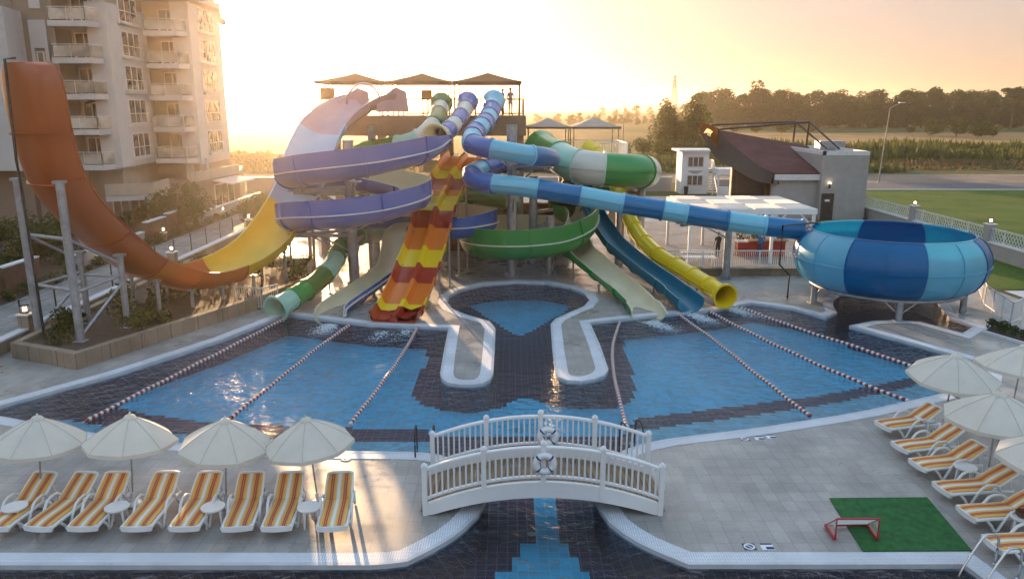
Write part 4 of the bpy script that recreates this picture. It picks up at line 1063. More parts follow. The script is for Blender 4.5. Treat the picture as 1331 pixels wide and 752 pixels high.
arms = [(H * .97, 1.6), (H * .86, 2.2), (H * .75, 2.6)]
mb = MB()
for z, w in arms: mb.beam((X - w, Y0, z), (X + w, Y0, z), .5, .5)
mb.build('cross_arm', M['pylon'], t)
mb = MB()
for z, w in arms[:2]:
    for s_ in (-1, 1):
        q = [V3((X + s_ * w + (i / 24) * 420, Y0 - 120 * (i / 24), z - 26 * math.sin(math.pi * i / 24) * .6)) for i in range(25)]; mb.tube(q, .045, 4, cap=False)
        q = [V3((X + s_ * w - (i / 24) * 300, Y0 + 60 * (i / 24), z - 20 * math.sin(math.pi * i / 24) * .6)) for i in range(25)]; mb.tube(q, .045, 4, cap=False)
mb.build('power_line', M['pylon'], t)

# ------------------------------------------------------------------ road lamp
def street_lamp(label, base, top, arm, r=.07):
    t = thing('street_lamp', label, 'street lamp', base); mb = MB(); b, tp = V3(base), V3(top)
    mb.tube([b, tp], [r * 1.25, r * .8], 12); mb.box(b + V3((0, 0, .02)), (.4, .4, .04)); mb.build('pole', M['steel'], t, smooth=40)
    e = tp + V3(arm); mb = MB(); mb.tube([tp, tp.lerp(e, .5) + V3((0, 0, .1)), e], .04, 8); mb.build('arm', M['steel'], t)
    mb = MB(); mb.box(e + V3(arm).normalized() * .3 , (.7, .3, .1)); mb.build('lamp_head', M['white_steel'], t)
street_lamp('tall leaning grey road lamp beside the service road', G(1142, 237), P(1157, 141, 96), (1.1, 0, .55))
street_lamp('thin grey lamp pole standing behind the lower tower deck', G(809, 214) * 1.0, P(811, 135, 128), (-.8, 0, .1), .06)
# ------------------------------------------------------------------ hotel block on the left
M['h_white'] = paint('hotel_white_render', (.52, .50, .50), .8, .06, 1.2, bump=.08, grime=.15)
M['h_brown'] = paint('hotel_brown_render', (.25, .19, .15), .85, .08, 1.2, bump=.1, grime=.2)
M['h_beige'] = paint('hotel_beige_render', (.40, .33, .26), .85, .08, 1.2, bump=.08, grime=.2)
M['frame'] = paint('white_window_frame', (.62, .60, .58), .45, .05, 4)
def glass(name, c, r=.08):
    t = NT(name); t.b.inputs['Base Color'].default_value = (*c, 1); t.b.inputs['Roughness'].default_value = r
    t.b.inputs['Specular IOR Level'].default_value = .9
    cc = t.ramp(t.noise(.5, 3), [(.35, tuple(x * .5 for x in c)), (.65, tuple(x * 1.6 for x in c))]); t.col(cc); return t.m
M['glass'] = glass('window_glass', (.10, .085, .075))
M['balustrade'] = glass('frosted_balustrade', (.34, .31, .27), .25)
px2 = lambda px, Y: P(px, 110, Y).x
t = thing('hotel_building', 'pale many-storeyed hotel with stacked balconies at the left edge', 'building', (-36, 66, 0))
Q1, Q2, Q3, Q4 = [V3((px2(p, y), y, 0)) for p, y in ((148, 64), (197, 72), (253, 72), (290, 80))]
LV = [5.0, 7.8, 10.55, 13.3, 16.05, 18.85]
a0, a1, a2 = px2(-90, 60), px2(17, 60), px2(34, 62.6)
b0, b1 = px2(34, 63.2), px2(80, 63.2)
MB().prism([(a0, 60), (a1, 60), (a2, 62.6), (a2, 70), (a0, 70)], 4.75, 16.8).build('wall', M['h_white'], t)
MB().prism([(a0, 61.2), (b0 - .4, 62.9), (b0 - .4, 72), (a0, 72)], 0, 4.75).build('wall', M['h_brown'], t)
MB().prism([(a0, 61), (b0 - .2, 63), (b0 - .2, 72), (a0, 72)], 16.8, 23).build('wall', M['h_brown'], t)
MB().prism([(b0 - .2, 63.2), (b1, 63.2), (b1, 74), (b0 - .2, 74)], 0, 23).build('wall', M['h_brown'], t)
MB().prism([(b1, 65.6), (Q1.x - .9, 65.6), (Q1.x - 1.0, 66.5), (Q2.x - 1.0, 73.6), (Q2.x - 1.0, 92), (b1, 92)], 0, 22).build('wall', M['h_beige'], t)
MB().prism([(Q2.x - 1.0, 73.7), (Q3.x - 1.0, 73.7), (Q4.x - 1.0, 81.2), (Q4.x * 1.15 - 1.0, 93), (Q2.x - 1.0, 93)], 0, 18.8).build('wall', M['h_beige'], t)
# window strip on the brown wall
w0, w1 = px2(48, 63.2), px2(70, 63.2)
mb = MB(); mb.box(((w0 + w1) / 2, 63.14, 15.1), (w1 - w0, .12, 2.1)); mb.box((w0 + .13, 63.14, 9.6), (.26, .12, 8.9)); mb.box((w1 - .13, 63.14, 9.6), (.26, .12, 8.9)); mb.box(((w0 + w1) / 2, 63.14, 17.6), (w1 - w0 - .5, .1, 1.2)); mb.build('window_surround', M['h_white'], t)
def window(parent, o, ux, w, h, mull=2, frame='frame', name='window'):
    """o: lower left corner on the wall face, ux: unit vector along the wall; out = ux turned to the outside"""
    ux = V3(ux).normalized(); out = V3((ux.y, -ux.x, 0)); o = V3(o)
    M3 = lambda x, d, z: o + ux * x + out * d + V3((0, 0, z))
    def bx(mb, x0, x1, z0, z1, d0, d1):
        mb.add([M3(x0, d0, z0), M3(x1, d0, z0), M3(x1, d1, z0), M3(x0, d1, z0), M3(x0, d0, z1), M3(x1, d0, z1), M3(x1, d1, z1), M3(x0, d1, z1)], [(0,3,2,1),(4,5,6,7),(0,1,5,4),(1,2,6,5),(2,3,7,6),(3,0,4,7)])
    mb = MB(); f = .09
    bx(mb, 0, w, 0, f, -.03, .06); bx(mb, 0, w, h - f, h, -.03, .06)
    for k in range(mull + 1): x = (w - f) * k / mull; bx(mb, x, x + f, f, h - f, -.03, .06)
    wn = mb.build(name, M[frame], parent)
    mb = MB(); bx(mb, f * .5, w - f * .5, f * .5, h - f * .5, -.02, .02); mb.build('pane', M['glass'], wn)
    return wn
window(t, (w0 + .38, 63.12, 12.1), (1, 0, 0), w1 - w0 - .76, 1.7, 1)
def facade(A, B, z0, z1, mat):
    d = (B - A).normalized(); back = V3((-d.y, d.x, 0)) * 1.6
    MB().prism([A, B, B + back, A + back], z0, z1).build('wall', mat, t)
    return d
d1 = facade(Q1, Q2, 4.7, 17.6, M['h_white']); d2 = facade(Q3, Q4, 4.4, 18.6, M['h_white'])
for z in LV[:5]:
    L1 = (Q2 - Q1).length; window(t, Q1 + d1 * (L1 * .30) + V3((0, 0, z + .35)), d1, L1 * .46, 2.05, 3)
    L2 = (Q4 - Q3).length; window(t, Q3 + d2 * (L2 * .27) + V3((0, 0, z + .35)), d2, L2 * .52, 2.05, 3)
    for q, d, L in ((Q1, d1, L1), (Q3, d2, L2)):
        out = V3((d.y, -d.x, 0)); mb = MB(); a = q + d * (L * .26) + out * .14 + V3((0, 0, z + .22)); b = q + d * (L * .80) + out * .14 + V3((0, 0, z + .22)); mb.beam(a, b, .3, .16); s_ = mb.build('window_sill', M['h_white'], t)
        mb = MB(); up = V3((0, 0, 1.0)); mb.tube([a + up, b + up], .03, 6); mb.tube([a, a + up], .025, 6); mb.tube([b, b + up], .025, 6); mb.tube([a.lerp(b, .5), a.lerp(b, .5) + up], .02, 6)
        mb.build('window_rail', M['frame'], t)
def balcony(x0, x1, y0, yb, xc, yc, z, door_x):
    """slab from the recess wall out to y0, its right corner cut back to (xc, yc)"""
    poly = [(x0, yb), (x0, y0), (x1, y0 + .1), (xc, yc), (xc, yb + 1.5)]
    s_ = MB().prism(poly, z - .42, z).build('balcony', M['h_white'], t)
    P3 = [V3((x0 + .06, yb, z)), V3((x0 + .06, y0 + .08, z)), V3((x1, y0 + .18, z)), V3((xc - .06, yc, z))]
    mb = MB(); g = MB()
    for a, b in zip(P3[:-1], P3[1:]):
        k = max(1, round((b - a).length / 1.2)); up = V3((0, 0, 1.02)); mb.tube([a + up, b + up], .03, 6)
        for i in range(k + 1): p = a.lerp(b, i / k); mb.tube([p, p + up], .025, 6)
        dd = (b - a).normalized() * .08; nrm = V3((-dd.y, dd.x, 0)).normalized() * .012
        for q in (1, -1): g.quad(a + dd + nrm * q + V3((0, 0, .1)), b - dd + nrm * q + V3((0, 0, .1)), b - dd + nrm * q + V3((0, 0, .92)), a + dd + nrm * q + V3((0, 0, .92)))
    rl = mb.build('railing', M['frame'], s_); g.build('glass_panel', M['balustrade'], s_, fix=False)
    window(t, (door_x, yb - .03, z + .02), (1, 0, 0), 1.5, 2.1, 2, name='balcony_door')
    mb = MB(); c = V3((xc - .75, yb - .22, z + 2.0)); mb.box(c, (.85, .34, .58)); mb.lathe([(.2, 0), (.2, .05), (.02, .06)], (0, 0, 0), 10)
    for i in range(len(mb.v) - 30, len(mb.v)): v = mb.v[i]; mb.v[i] = V3((v.x - .15 + c.x, -v.z + c.y - .17, v.y + c.z))
    mb.build('air_conditioner', M['frame'], t)
for z in LV: balcony(px2(80, 63.4), px2(121, 62.6), 62.5, 65.6, px2(149, 65), 64.3, z, px2(104, 65.5))
for z in LV[:5]: balcony(px2(199, 71.6), px2(236, 71), 70.6, 73.7, px2(254, 72.6), 72.2, z, px2(214, 73.6))
rf = MB().prism([(Q2.x - .6, 70.4), (Q3.x + .6, 70.4), (Q4.x + .5, 79.4), (Q4.x * 1.16, 94), (Q2.x - .6, 94)], 18.82, 19.3).build('roof', M['h_white'], t)
for x, y in ((px2(236, 72), 72.2), (px2(256, 73), 73.2)): MB().box((x, y, 3.2), (.55, .55, 3.4)).build('column', M['h_white'], t)
# podium terraces
pa, pb = V3((px2(236, 69), 69, 0)), V3((px2(301, 79), 79, 0))
MB().prism([(pa.x - 6, 69), pa, pb, (pb.x * 1.12, 90), (pa.x - 6, 90)], 0, 3.0).build('podium', M['h_brown'], t)
mb = MB(); mb.beam(pa + V3((0, 0, 3.45)), pb + V3((0, 0, 3.45)), .22, .9); mb.build('parapet', M['h_beige'], t)
MB().prism([(px2(120, 60.5), 60.5), (px2(184, 62), 62), (px2(206, 66), 66), (px2(206, 70), 70), (px2(120, 70), 70)], 2.3, 2.75).build('terrace_slab', M['h_white'], t)
mb = MB(); mb.beam((px2(120, 60.5), 60.5, 3.2), (px2(184, 62), 62, 3.2), .16, .9); mb.beam((px2(184, 62), 62, 3.2), (px2(206, 66), 66, 3.2), .16, .9); mb.build('parapet', M['h_beige'], t)
dp = (pb - pa).normalized()
window(t, pa + dp * 4.4 + V3((0, 0, .1)), dp, 4.2, 2.3, 3, name='shop_window')
mb = MB(); q = pa + dp * 4; o_ = V3((dp.y, -dp.x, 0)); mb.add([q + V3((0, 0, 2.75)), q + dp * 5.4 + V3((0, 0, 2.75)), q + dp * 5.4 + o_ * 1.9 + V3((0, 0, 2.45)), q + o_ * 1.9 + V3((0, 0, 2.45))], [(0, 1, 2, 3)]); qq = [v + V3((0, 0, .1)) for v in mb.v]; mb.add(qq, [(3, 2, 1, 0)])
for i in range(4): mb.quad(mb.v[i], mb.v[(i+1) % 4], mb.v[4 + (i+1) % 4], mb.v[4 + i])
mb.build('awning', M['h_white'], t)
for k in range(3): window(t, (px2(128 + k * 24, 65.55), 65.57, .2), (1, 0, 0), 1.5, 2.0, 2, name='ground_floor_door')

# ------------------------------------------------------------------ pool bar with the swept maroon roof
M['maroon'] = tiles('maroon_shingle', (.115, .028, .030), (.05, .015, .015), .5, .02, .8, .15, .5, off=.5, size_y=.22)
M['bark_fascia'] = paint('dark_timber', (.035, .022, .016), .65, .25, 3, bump=.2)
M['gold_panel'] = paint('ochre_panel', (.09, .04, .012), .7, .12, 3)
M['gold_letter'] = emit('added_glow_letters', (1.0, .55, .12), .07)  # small glow added to make the letters read brighter than their panel
M['gold_panel'].node_tree.nodes['Principled BSDF'].inputs['Specular IOR Level'].default_value = 0
t = thing('pool_bar', 'pool bar with swept maroon shingle roof, dark prow and grey walls', 'building', (25, 70, 0))
def at_px(l): return [P(*q) for q in l]
Lf = at_px([(1004.6, 225, 67), (985, 215, 68.8), (961, 196.5, 71.8), (945, 183, 74.2), (933, 168.6, 76)])
Rt = at_px([(1068.5, 224.5, 67), (1065.5, 215, 69), (1061, 207, 71.2), (1056, 198, 73.6), (1050.5, 190, 76)])
Dn = at_px([(1002, 239, 66.7), (979.5, 233.8, 68.2), (951.5, 218, 70.8), (930, 205, 72.8), (911.5, 175, 75.4)])
def dense(l, n=5): return spline(l, (l[-1] - l[0]).length / (4 * n))[0]
mb = MB(); rows = []
N = 20
def samp(l):
    p, q = spline(l, .3); return [cutpath(p, q, 0, 4)[min(len(p) - 1, round(i * (len(p) - 1) / N))] for i in range(N + 1)]
sl_, sr_, sd_ = samp(Lf), samp(Rt), samp(Dn)
for i in range(N + 1): rows.append([sl_[i].lerp(sr_[i], k / 10) for k in range(11)])
for i in range(N):
    for k in range(10): mb.quad(rows[i][k], rows[i][k+1], rows[i+1][k+1], rows[i+1][k])
dz = V3((0, 0, -.28)); b_ = MB()
for i in range(N):
    for k in range(10): mb.quad(rows[i][k] + dz, rows[i+1][k] + dz, rows[i+1][k+1] + dz, rows[i][k+1] + dz)
    mb.quad(rows[i][10], rows[i+1][10], rows[i+1][10] + dz, rows[i][10] + dz)
for k in range(10):
    mb.quad(rows[0][k], rows[0][k+1], rows[0][k+1] + dz, rows[0][k] + dz); mb.quad(rows[N][k], rows[N][k+1], rows[N][k+1] + dz, rows[N][k] + dz)
rf = mb.build('roof', M['maroon'], t, fix=False)
mb = MB()
inn = V3((.9, .5, -.1))
for i in range(N):
    u0, u1, d0, d1_ = sl_[i] + V3((-.02, 0, .06)), sl_[i+1] + V3((-.02, 0, .06)), sd_[i], sd_[i+1]
    mb.quad(u0, u1, d1_, d0); mb.quad(d0, d1_, d1_ + inn, d0 + inn); mb.quad(d0 + inn, d1_ + inn, u1 + inn * .6 + dz, u0 + inn * .6 + dz)
mb.build('fascia', M['bark_fascia'], t, fix=False, smooth=40)
tip = at_px([(912.5, 159.5, 78.5), (933.5, 167.5, 73.4), (931.5, 191, 72.6), (910.5, 173.5, 77.5)])
mb = MB(); back = V3((.22, .1, 0)); off_ = V3((-.05, -.06, 0)); tp = [p + off_ for p in tip]
mb.add(tp + [p + back for p in tp], [(0, 1, 2, 3), (7, 6, 5, 4), (0, 4, 5, 1), (1, 5, 6, 2), (2, 6, 7, 3), (3, 7, 4, 0)])
sg = mb.build('sign_panel', M['gold_panel'], t)
def lettering(txt, name, mat, parent, origin, xax, yax, size, ext=.03):
    cu = bpy.data.curves.new(name, 'FONT'); cu.body = txt; cu.size = size; cu.extrude = ext; cu.align_x = 'CENTER'; cu.align_y = 'CENTER'
    to = bpy.data.objects.new(name, cu); COL.objects.link(to)
    dg = bpy.context.evaluated_depsgraph_get(); me = bpy.data.meshes.new_from_object(to.evaluated_get(dg)); bpy.data.objects.remove(to)
    x = V3(xax).normalized(); z = x.cross(V3(yax)).normalized(); y = z.cross(x)
    me.transform(Matrix((x, y, z)).transposed().to_4x4()); me.transform(Matrix.Translation(V3(origin) - WL.get(parent, V3((0, 0, 0))))); me.materials.clear(); me.materials.append(mat)
    o = bpy.data.objects.new(name, me); COL.objects.link(o); o.parent = parent; WL[o] = WL.get(parent, V3((0, 0, 0))); return o
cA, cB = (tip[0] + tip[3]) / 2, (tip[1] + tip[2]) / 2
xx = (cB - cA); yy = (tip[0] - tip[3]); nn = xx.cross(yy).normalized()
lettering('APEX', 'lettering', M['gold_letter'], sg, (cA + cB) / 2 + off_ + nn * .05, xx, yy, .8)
e0, e1 = Lf[0], Rt[0]
MB().prism([(e0.x + .2, 67.35), (e1.x - .02, 67.35), (e1.x - .02, 76), (e0.x + .2, 76)], 0, e0.z - .62).build('wall', M['wall_grey'], t)
MB().box(((e0.x + e1.x) / 2 + .1, 67.2, e0.z - .36), (e1.x - e0.x - .15, .5, .5)).build('eave_band', M['cap_stone'], t)
MB().prism([(P(950, 240, 71).x, 71), (e0.x + .15, 69.2), (e0.x + .15, 76), (P(952, 240, 75).x, 76)], 0, 4.2).build('timber_wall', M['bark_fascia'], t)
mb = MB()
for k in range(12): x = P(951, 240, 71).x + k * .42; mb.box((x, 70.9 - k * .155, 2.0), (.12, .12, 4.0))
mb.build('timber_slat', M['wood_wall'], t)
MB().box((e0.x + .05, 68.2, 1.9), (.3, .5, 3.8)).build('timber_post', M['gold_panel'], t)
ax0, ax1 = P(1067, 240, 66.6).x, P(1131, 200, 66.6).x
mb = MB(); mb.prism([(ax0, 66.6), (ax1, 66.6), (ax1 + .2, 77), (ax0, 77)], 0, 5.55)
mb.build('annex_wall', M['wall_grey'], t)
mb = MB()
for a, b in (((ax0, 66.72, 5.72), (ax1, 66.72, 5.72)), ((ax1 - .12, 66.6, 5.72), (ax1 + .08, 77, 5.72)), ((ax0 + .12, 66.6, 5.72), (ax0 + .12, 77, 5.72)), ((ax0, 76.9, 5.72), (ax1, 76.9, 5.72))): mb.beam(a, b, .24, .34)
mb.build('parapet', M['cap_stone'], t)
dx = P(1075.5, 265, 66.5).x
dr = MB().box((dx, 66.56, 1.15), (1.05, .1, 2.3)).build('door', M['dark_metal'], t)
MB().box((dx - .05, 66.49, 1.7), (.42, .02, .18)).build('door_sign', M['white'], dr); MB().box((dx + .4, 66.47, 1.05), (.05, .06, .2)).build('handle', M['chrome'], dr)
mb = MB(); mb.tube([(dx, 66.4, 2.75), (dx, 66.4, 3.15)], .09, 10); wl_ = mb.build('wall_lamp', M['dark_metal'], t)
M['lamp_lit'] = emit('lit_lamp', (1, .70, .36), 2.0)
mb = MB(); mb.lathe([(.001, 3.3), (.11, 3.25), (.11, 3.16), (.001, 3.155)], (dx, 66.4, 0), 10); mb.build('lamp_glow', M['lamp_lit'], wl_)
mb = MB()
Z = lambda x, y, Y: P(x, y, Y)
for a, b in ((Z(924, 162.5, 76), Z(1034, 158, 75)), (Z(936, 168, 74.5), Z(1052, 158.5, 73)), (Z(1034, 158, 75), Z(1031, 184, 75)), (Z(1052, 158.5, 73), Z(1048, 190, 73.4)), (Z(1034, 158, 75), Z(1074, 193, 71)), (Z(1052, 158.5, 73), Z(1091, 193.5, 69)), (Z(1034, 158, 75), Z(1052, 158.5, 73))): mb.tube([a, b], .09, 8)
mb.build('roof_frame', M['dark_metal'], t)
MB().box((P(1045, 188, 75.2).x + 2.2, 74.5, 6.0), (2.4, 1.4, .9)).build('roof_unit', M['steel'], t)

# ------------------------------------------------------------------ kiosk, boundary walls
g0, g1 = G(880, 250), G(914, 250); kx0, kx1, ky = g0.x, g1.x, 88.0 - .9
t = thing('kiosk', 'white two-storey kiosk with three-pane windows and an outside stair', 'kiosk', (kx0, ky, 0))
MB().prism([(kx0, ky), (kx1, ky), (kx1, ky + 2.9), (kx0, ky + 2.9)], 0, 4.75).build('wall', M['white'], t)
MB().box(((kx0 + kx1) / 2 - .05, ky + 1.3, 4.86), (kx1 - kx0 + 1.0, 3.9, .2)).build('roof', M['white'], t)
for z in (.85 + .1, 3.0): window(t, (kx0 + .62, ky, z), (1, 0, 0), kx1 - kx0 - 1.2, 1.2, 3)
mb = MB(); mb.box(((kx0 + kx1) / 2, ky - .02, 2.55), (1.5, .02, .09)); mb.box(((kx0 + kx1) / 2, ky - .02, 2.36), (.8, .02, .07)); mb.build('lettering', M['dark_metal'], t)
mb = MB()
for k in range(9): mb.box((kx1 + .65, ky + .2 + k * .28, .22 + k * .27), (1.0, .3, .05))
for s_ in (.12, 1.16): mb.beam((kx1 + s_, ky, .1), (kx1 + s_, ky + 2.6, 2.6), .06, .2)
mb.box((kx1 + .65, ky + 3.1, 2.6), (1.2, 1.1, .1)); mb.build('stair', M['white'], t)
railing(t, [(kx1 + 1.2, ky + 2.6, 2.6), (kx1 + 1.2, ky + 3.6, 2.6), (kx1 + .1, ky + 3.6, 2.6)], 1.0, M['white'], r=.035, barr=.02)
mb = MB(); mb.tube([(kx1 + 1.2, ky, .1), (kx1 + 1.2, ky, 1.1), (kx1 + 1.2, ky + 2.6, 3.6), (kx1 + 1.2, ky + 2.6, 2.6)], .035, 8); mb.build('handrail', M['white'], t)
b = thing('litter_bin', 'small dark bin at the left foot of the white kiosk', 'bin', (kx0 + .5, ky - .5, 0)); MB().lathe([(.001, 0), (.2, 0), (.25, .85), (.28, .85), (.28, .92), (.001, .93)], (kx0 + .5, ky - .5, 0), 14).build('bin_body', M['dark_metal'], b, smooth=40)
hx = P(942, 240, 84).x
t = thing('serving_hut', 'small white open serving hut half hidden by the maroon roof', 'kiosk', (hx, 84, 0))
mb = MB(); mb.box((hx + .5, 85.2, 2.75), (2.6, 2.6, .6)); mb.build('roof', M['white'], t)
for x in (-.7, 1.6): 
    for y in (84, 86.3): MB().box((hx + x, y, 1.25), (.14, .14, 2.5)).build('post', M['white'], t)
MB().box((hx + .5, 84.2, .55), (2.2, .4, 1.1)).build('counter', M['white'], t)

def lowwall(label, a, b, h, w, mat, cap='cap_stone', name='boundary_wall'):
    t = thing(name, label, 'wall', a); a, b = V3(a), V3(b); mb = MB(); mb.beam(a + V3((0, 0, h/2)), b + V3((0, 0, h/2)), w, h); mb.build('wall_body', M[mat], t)
    mb = MB(); mb.beam(a + V3((0, 0, h + .04)), b + V3((0, 0, h + .04)), w + .1, .08); mb.build('wall_cap', M[cap], t); return t
lowwall('long grey boundary wall with a pale cap behind the tower', (-31, 90.5, 0), (kx0 - .3, 90.5, 0), 1.55, .3, 'wall_grey')
lowwall('grey boundary wall between the kiosk and the maroon-roofed bar', (kx1 + 1.4, 90.5, 0), (25.5, 90.5, 0), 1.3, .3, 'wall_grey')
lowwall('low wall with white cap between walkway and pool on the left', (-20.3, 6, 0), (-20.3, 84, 0), .5, .3, 'stone', name='low_wall')
rw = lowwall('grey wall topped by a white lattice fence between the pool and the lawn', (31.2, 38, 0), (31.2, 83, 0), .95, .35, 'wall_grey', name='lattice_wall')
mb = MB()
for k in range(150):
    y = 38.2 + k * .3
    for s_ in (1, -1):
        a, c = (y, y + .55) if s_ > 0 else (y + .55, y)
        mb.beam((31.2 + s_ * .008, a, 1.08), (31.2 + s_ * .008, c, 1.85), .02, .035)
mb.beam((31.2, 38, 1.06), (31.2, 83, 1.06), .05, .05); mb.beam((31.2, 38, 1.88), (31.2, 83, 1.88), .06, .06)
for k in range(23): mb.beam((31.2, 38.2 + 2 * k, 1.0), (31.2, 38.2 + 2 * k, 1.95), .06, .06)
mb.build('lattice', M['cap_stone'], rw)
def pier_lamp(label, x, y, h=1.1, w=.45, mat='stone', group='lit lamps on the piers'):
    t = thing('pier_lamp', label, 'lamp', (x, y, 0), group)
    MB().box((x, y, h/2), (w, w, h)).build('pier', M[mat], t); MB().box((x, y, h + .03), (w + .1, w + .1, .06)).build('pier_cap', M['cap_stone'], t)
    mb = MB(); mb.box((x, y, h + .09), (.2, .2, .06)); mb.box((x, y, h + .40), (.24, .24, .05))
    for i in (-1, 1):
        for j in (-1, 1): mb.box((x + i * .1, y + j * .1, h + .27), (.02, .02, .32))
    mb.build('lantern_frame', M['dark_metal'], t); MB().box((x, y, h + .26), (.11, .11, .17)).build('lantern_glow', M['lamp_lit'], t)
pier_lamp('lit lantern on a wall pier behind the bowl, the farther one', 31.2, 59.5, 2.1, .5, 'wall_grey'); pier_lamp('lit lantern on a wall pier just right of the bowl rim', 31.2, 49.8, 2.1, .5, 'wall_grey')
pier_lamp('lit lantern on a stone pier left of the orange slide posts', -20.3, 31.0); pier_lamp('lit lantern on a stone pier above the half-pipe bend', -20.3, 45.2); pier_lamp('lit lantern on the pier where the low wall meets the pale slide', -20.3, 59.0)
for k, (x, y) in enumerate(((-25.6, 56), (-25.6, 68), (-25.6, 47))): pier_lamp(['small lit lantern in the garden below the hotel terrace', 'small lit lantern in the far part of the hotel garden', 'small lit lantern in the garden before the brown wall'][k], x, y, .55, .3)
patch('walkway', [V3(p) for p in ((-25.2, 5, 0), (-20.5, 5, 0), (-20.5, 85, 0), (-25.2, 85, 0))], .006, M['walk'])
patch('garden_soil', [V3(p) for p in ((-60, 5, 0), (-25.2, 5, 0), (-25.2, 85, 0), (-60, 85, 0))], .012, M['soil'])
k = 0
for (y0, y1, h, lab) in ((33, 38.2, 1.35, 'dark brown garden wall panel at the left picture edge'), (38.6, 41.6, 1.5, 'second, shorter dark brown garden wall panel left of the posts'), (54.5, 57.6, 1.5, 'dark brown garden wall panel before the hotel shrubs'), (58.0, 61.0, 1.65, 'taller dark brown garden wall panel right of its neighbour')):
    lowwall(lab, (-26.2, y0, 0), (-26.2, y1, 0), h, .3, 'wood_wall', name='garden_wall')
lowwall('low pale garden wall along the walkway left of the brown panels', (-26.2, 45, 0), (-26.2, 54, 0), .9, .28, 'wall_grey', name='garden_wall'); lowwall('low pale garden wall running back to the hotel', (-26.2, 61.5, 0), (-26.2, 80, 0), .9, .28, 'wall_grey', name='garden_wall')
# wire fence with dark posts along the low wall
t = thing('wire_fence', 'thin wire fence with dark posts along the low wall on the left', 'fence', (-20.3, 30, 0))
mb = MB()
for k in range(22): 
    y = 26 + k * 2.5; p_ = MB(); p_.tube([(-20.5, y, .0), (-20.5, y, 1.75)], .035, 8); p_.build('post', M['dark_metal'], t)
for z in (.7, 1.0, 1.3, 1.65): mb.tube([(-20.5, 26, z), (-20.5, 78.5, z)], .006, 4)
mb.build('wire', M['dark_metal'], t)

# ------------------------------------------------------------------ planter under the half-pipe
pl = [V3(p) for p in ((-19.5, 28.6, 0), (-16.2, 27.2, 0), (-12.4, 35.7, 0), (-10.9, 40.5, 0), (-12.0, 46, 0), (-19.5, 46, 0))]
t = thing('planter', 'long brown stone planter with shrubs under the orange half-pipe', 'planter', pl[0])
ip = offset(pl, .32); n = len(pl); mb = MB()
for i in range(n):
    j = (i + 1) % n; up = V3((0, 0, .62))
    mb.quad(pl[i], pl[j], pl[j] + up, pl[i] + up); mb.quad(pl[i] + up, pl[j] + up, ip[j] + up, ip[i] + up); mb.quad(ip[i] + up, ip[j] + up, ip[j] + V3((0, 0, .3)), ip[i] + V3((0, 0, .3)))
mb.build('planter_wall', M['stone'], t); mb = MB(); sheet(mb, ip, [], .46); mb.build('planter_soil', M['soil'], t, fix=False)
SH = [tree_proto('shrub', 'low leafy shrub growing in the stone planter', 'shrub', 1.0, 1.3, 'bush', s, 'leaf_shrub', 'shrubs in the planter', 420, .075) for s in (41, 42, 43)]
rng = random.Random(5); c = 0
while c < 30:
    x, y = rng.uniform(-19, -11), rng.uniform(28, 45)
    if not inside((x, y), ip): continue
    put(SH[c % 3], x, y, .42, rng.uniform(.5, 1.05)); c += 1
for k in range(34):
    y = 30 + k * 1.5 + rng.uniform(-.4, .4); put(SH[k % 3], -25.55 + rng.uniform(-.15, .25), y, 0, rng.uniform(.45, .8), label='small shrub in the bed beside the walkway', group='shrubs beside the walkway')
for k in range(30):
    put(SH[k % 3], rng.uniform(-34, -27.5), rng.uniform(38, 66), 0, rng.uniform(.7, 1.4), label='shrub in the hotel garden', group='shrubs of the hotel garden')
OT = tree_proto('olive_tree', 'rounded green garden tree in front of the hotel', 'tree', 5.2, 6.2, 'round', 61, 'leaf_shrub', None, 4200, .16)
put(OT, P(236, 260, 61).x, 61, 0, .66)
put(OT, P(40, 320, 47).x, 47, 0, .55, label='garden tree behind the two tall orange-slide posts'); put(OT, P(66, 315, 52).x, 52, 0, .5, label='smaller garden tree beside the hotel wall at far left')
put(OT, -19.0, 70, 0, .42, label='young tree by the far end of the walkway')
for px, Y in ((318, 66), (326, 63), (341, 70)): p = P(px, 200, Y); put(OT, p.x, Y, 0, .36, label='young thin tree along the far walkway', group='young trees along the far walkway')
# ------------------------------------------------------------------ footbridge
M['plank'] = paint('bridge_planks', (.24, .16, .095), .8, .25, 3, bump=.3)
M['bridge_white'] = paint('bridge_white_paint', (.76, .76, .78), .35, .04, 2, grime=.1)
bcx, HL, BN, BF = .74, 2.86, 16.74, 18.62
t = thing('footbridge', 'white arched footbridge with plank deck and balusters over the channel', 'bridge', (bcx, (BN + BF) / 2, 0))
arch = lambda u, z0, rise: z0 + rise * (1 - u * u)
N = 40
mb = MB()
for k in range(46):
    u0, u1 = -1.03 + 2.06 * k / 46 + .003, -1.03 + 2.06 * (k + 1) / 46 - .003
    za, zb = arch(u0, .08, .50), arch(u1, .08, .50); xa, xb = bcx + u0 * HL, bcx + u1 * HL
    mb.add([(xa, BN + .05, za), (xb, BN + .05, zb), (xb, BF - .05, zb), (xa, BF - .05, za), (xa, BN + .05, za + .05), (xb, BN + .05, zb + .05), (xb, BF - .05, zb + .05), (xa, BF - .05, za + .05)], [(0,3,2,1),(4,5,6,7),(0,1,5,4),(1,2,6,5),(2,3,7,6),(3,0,4,7)])
mb.build('deck', M['plank'], t)
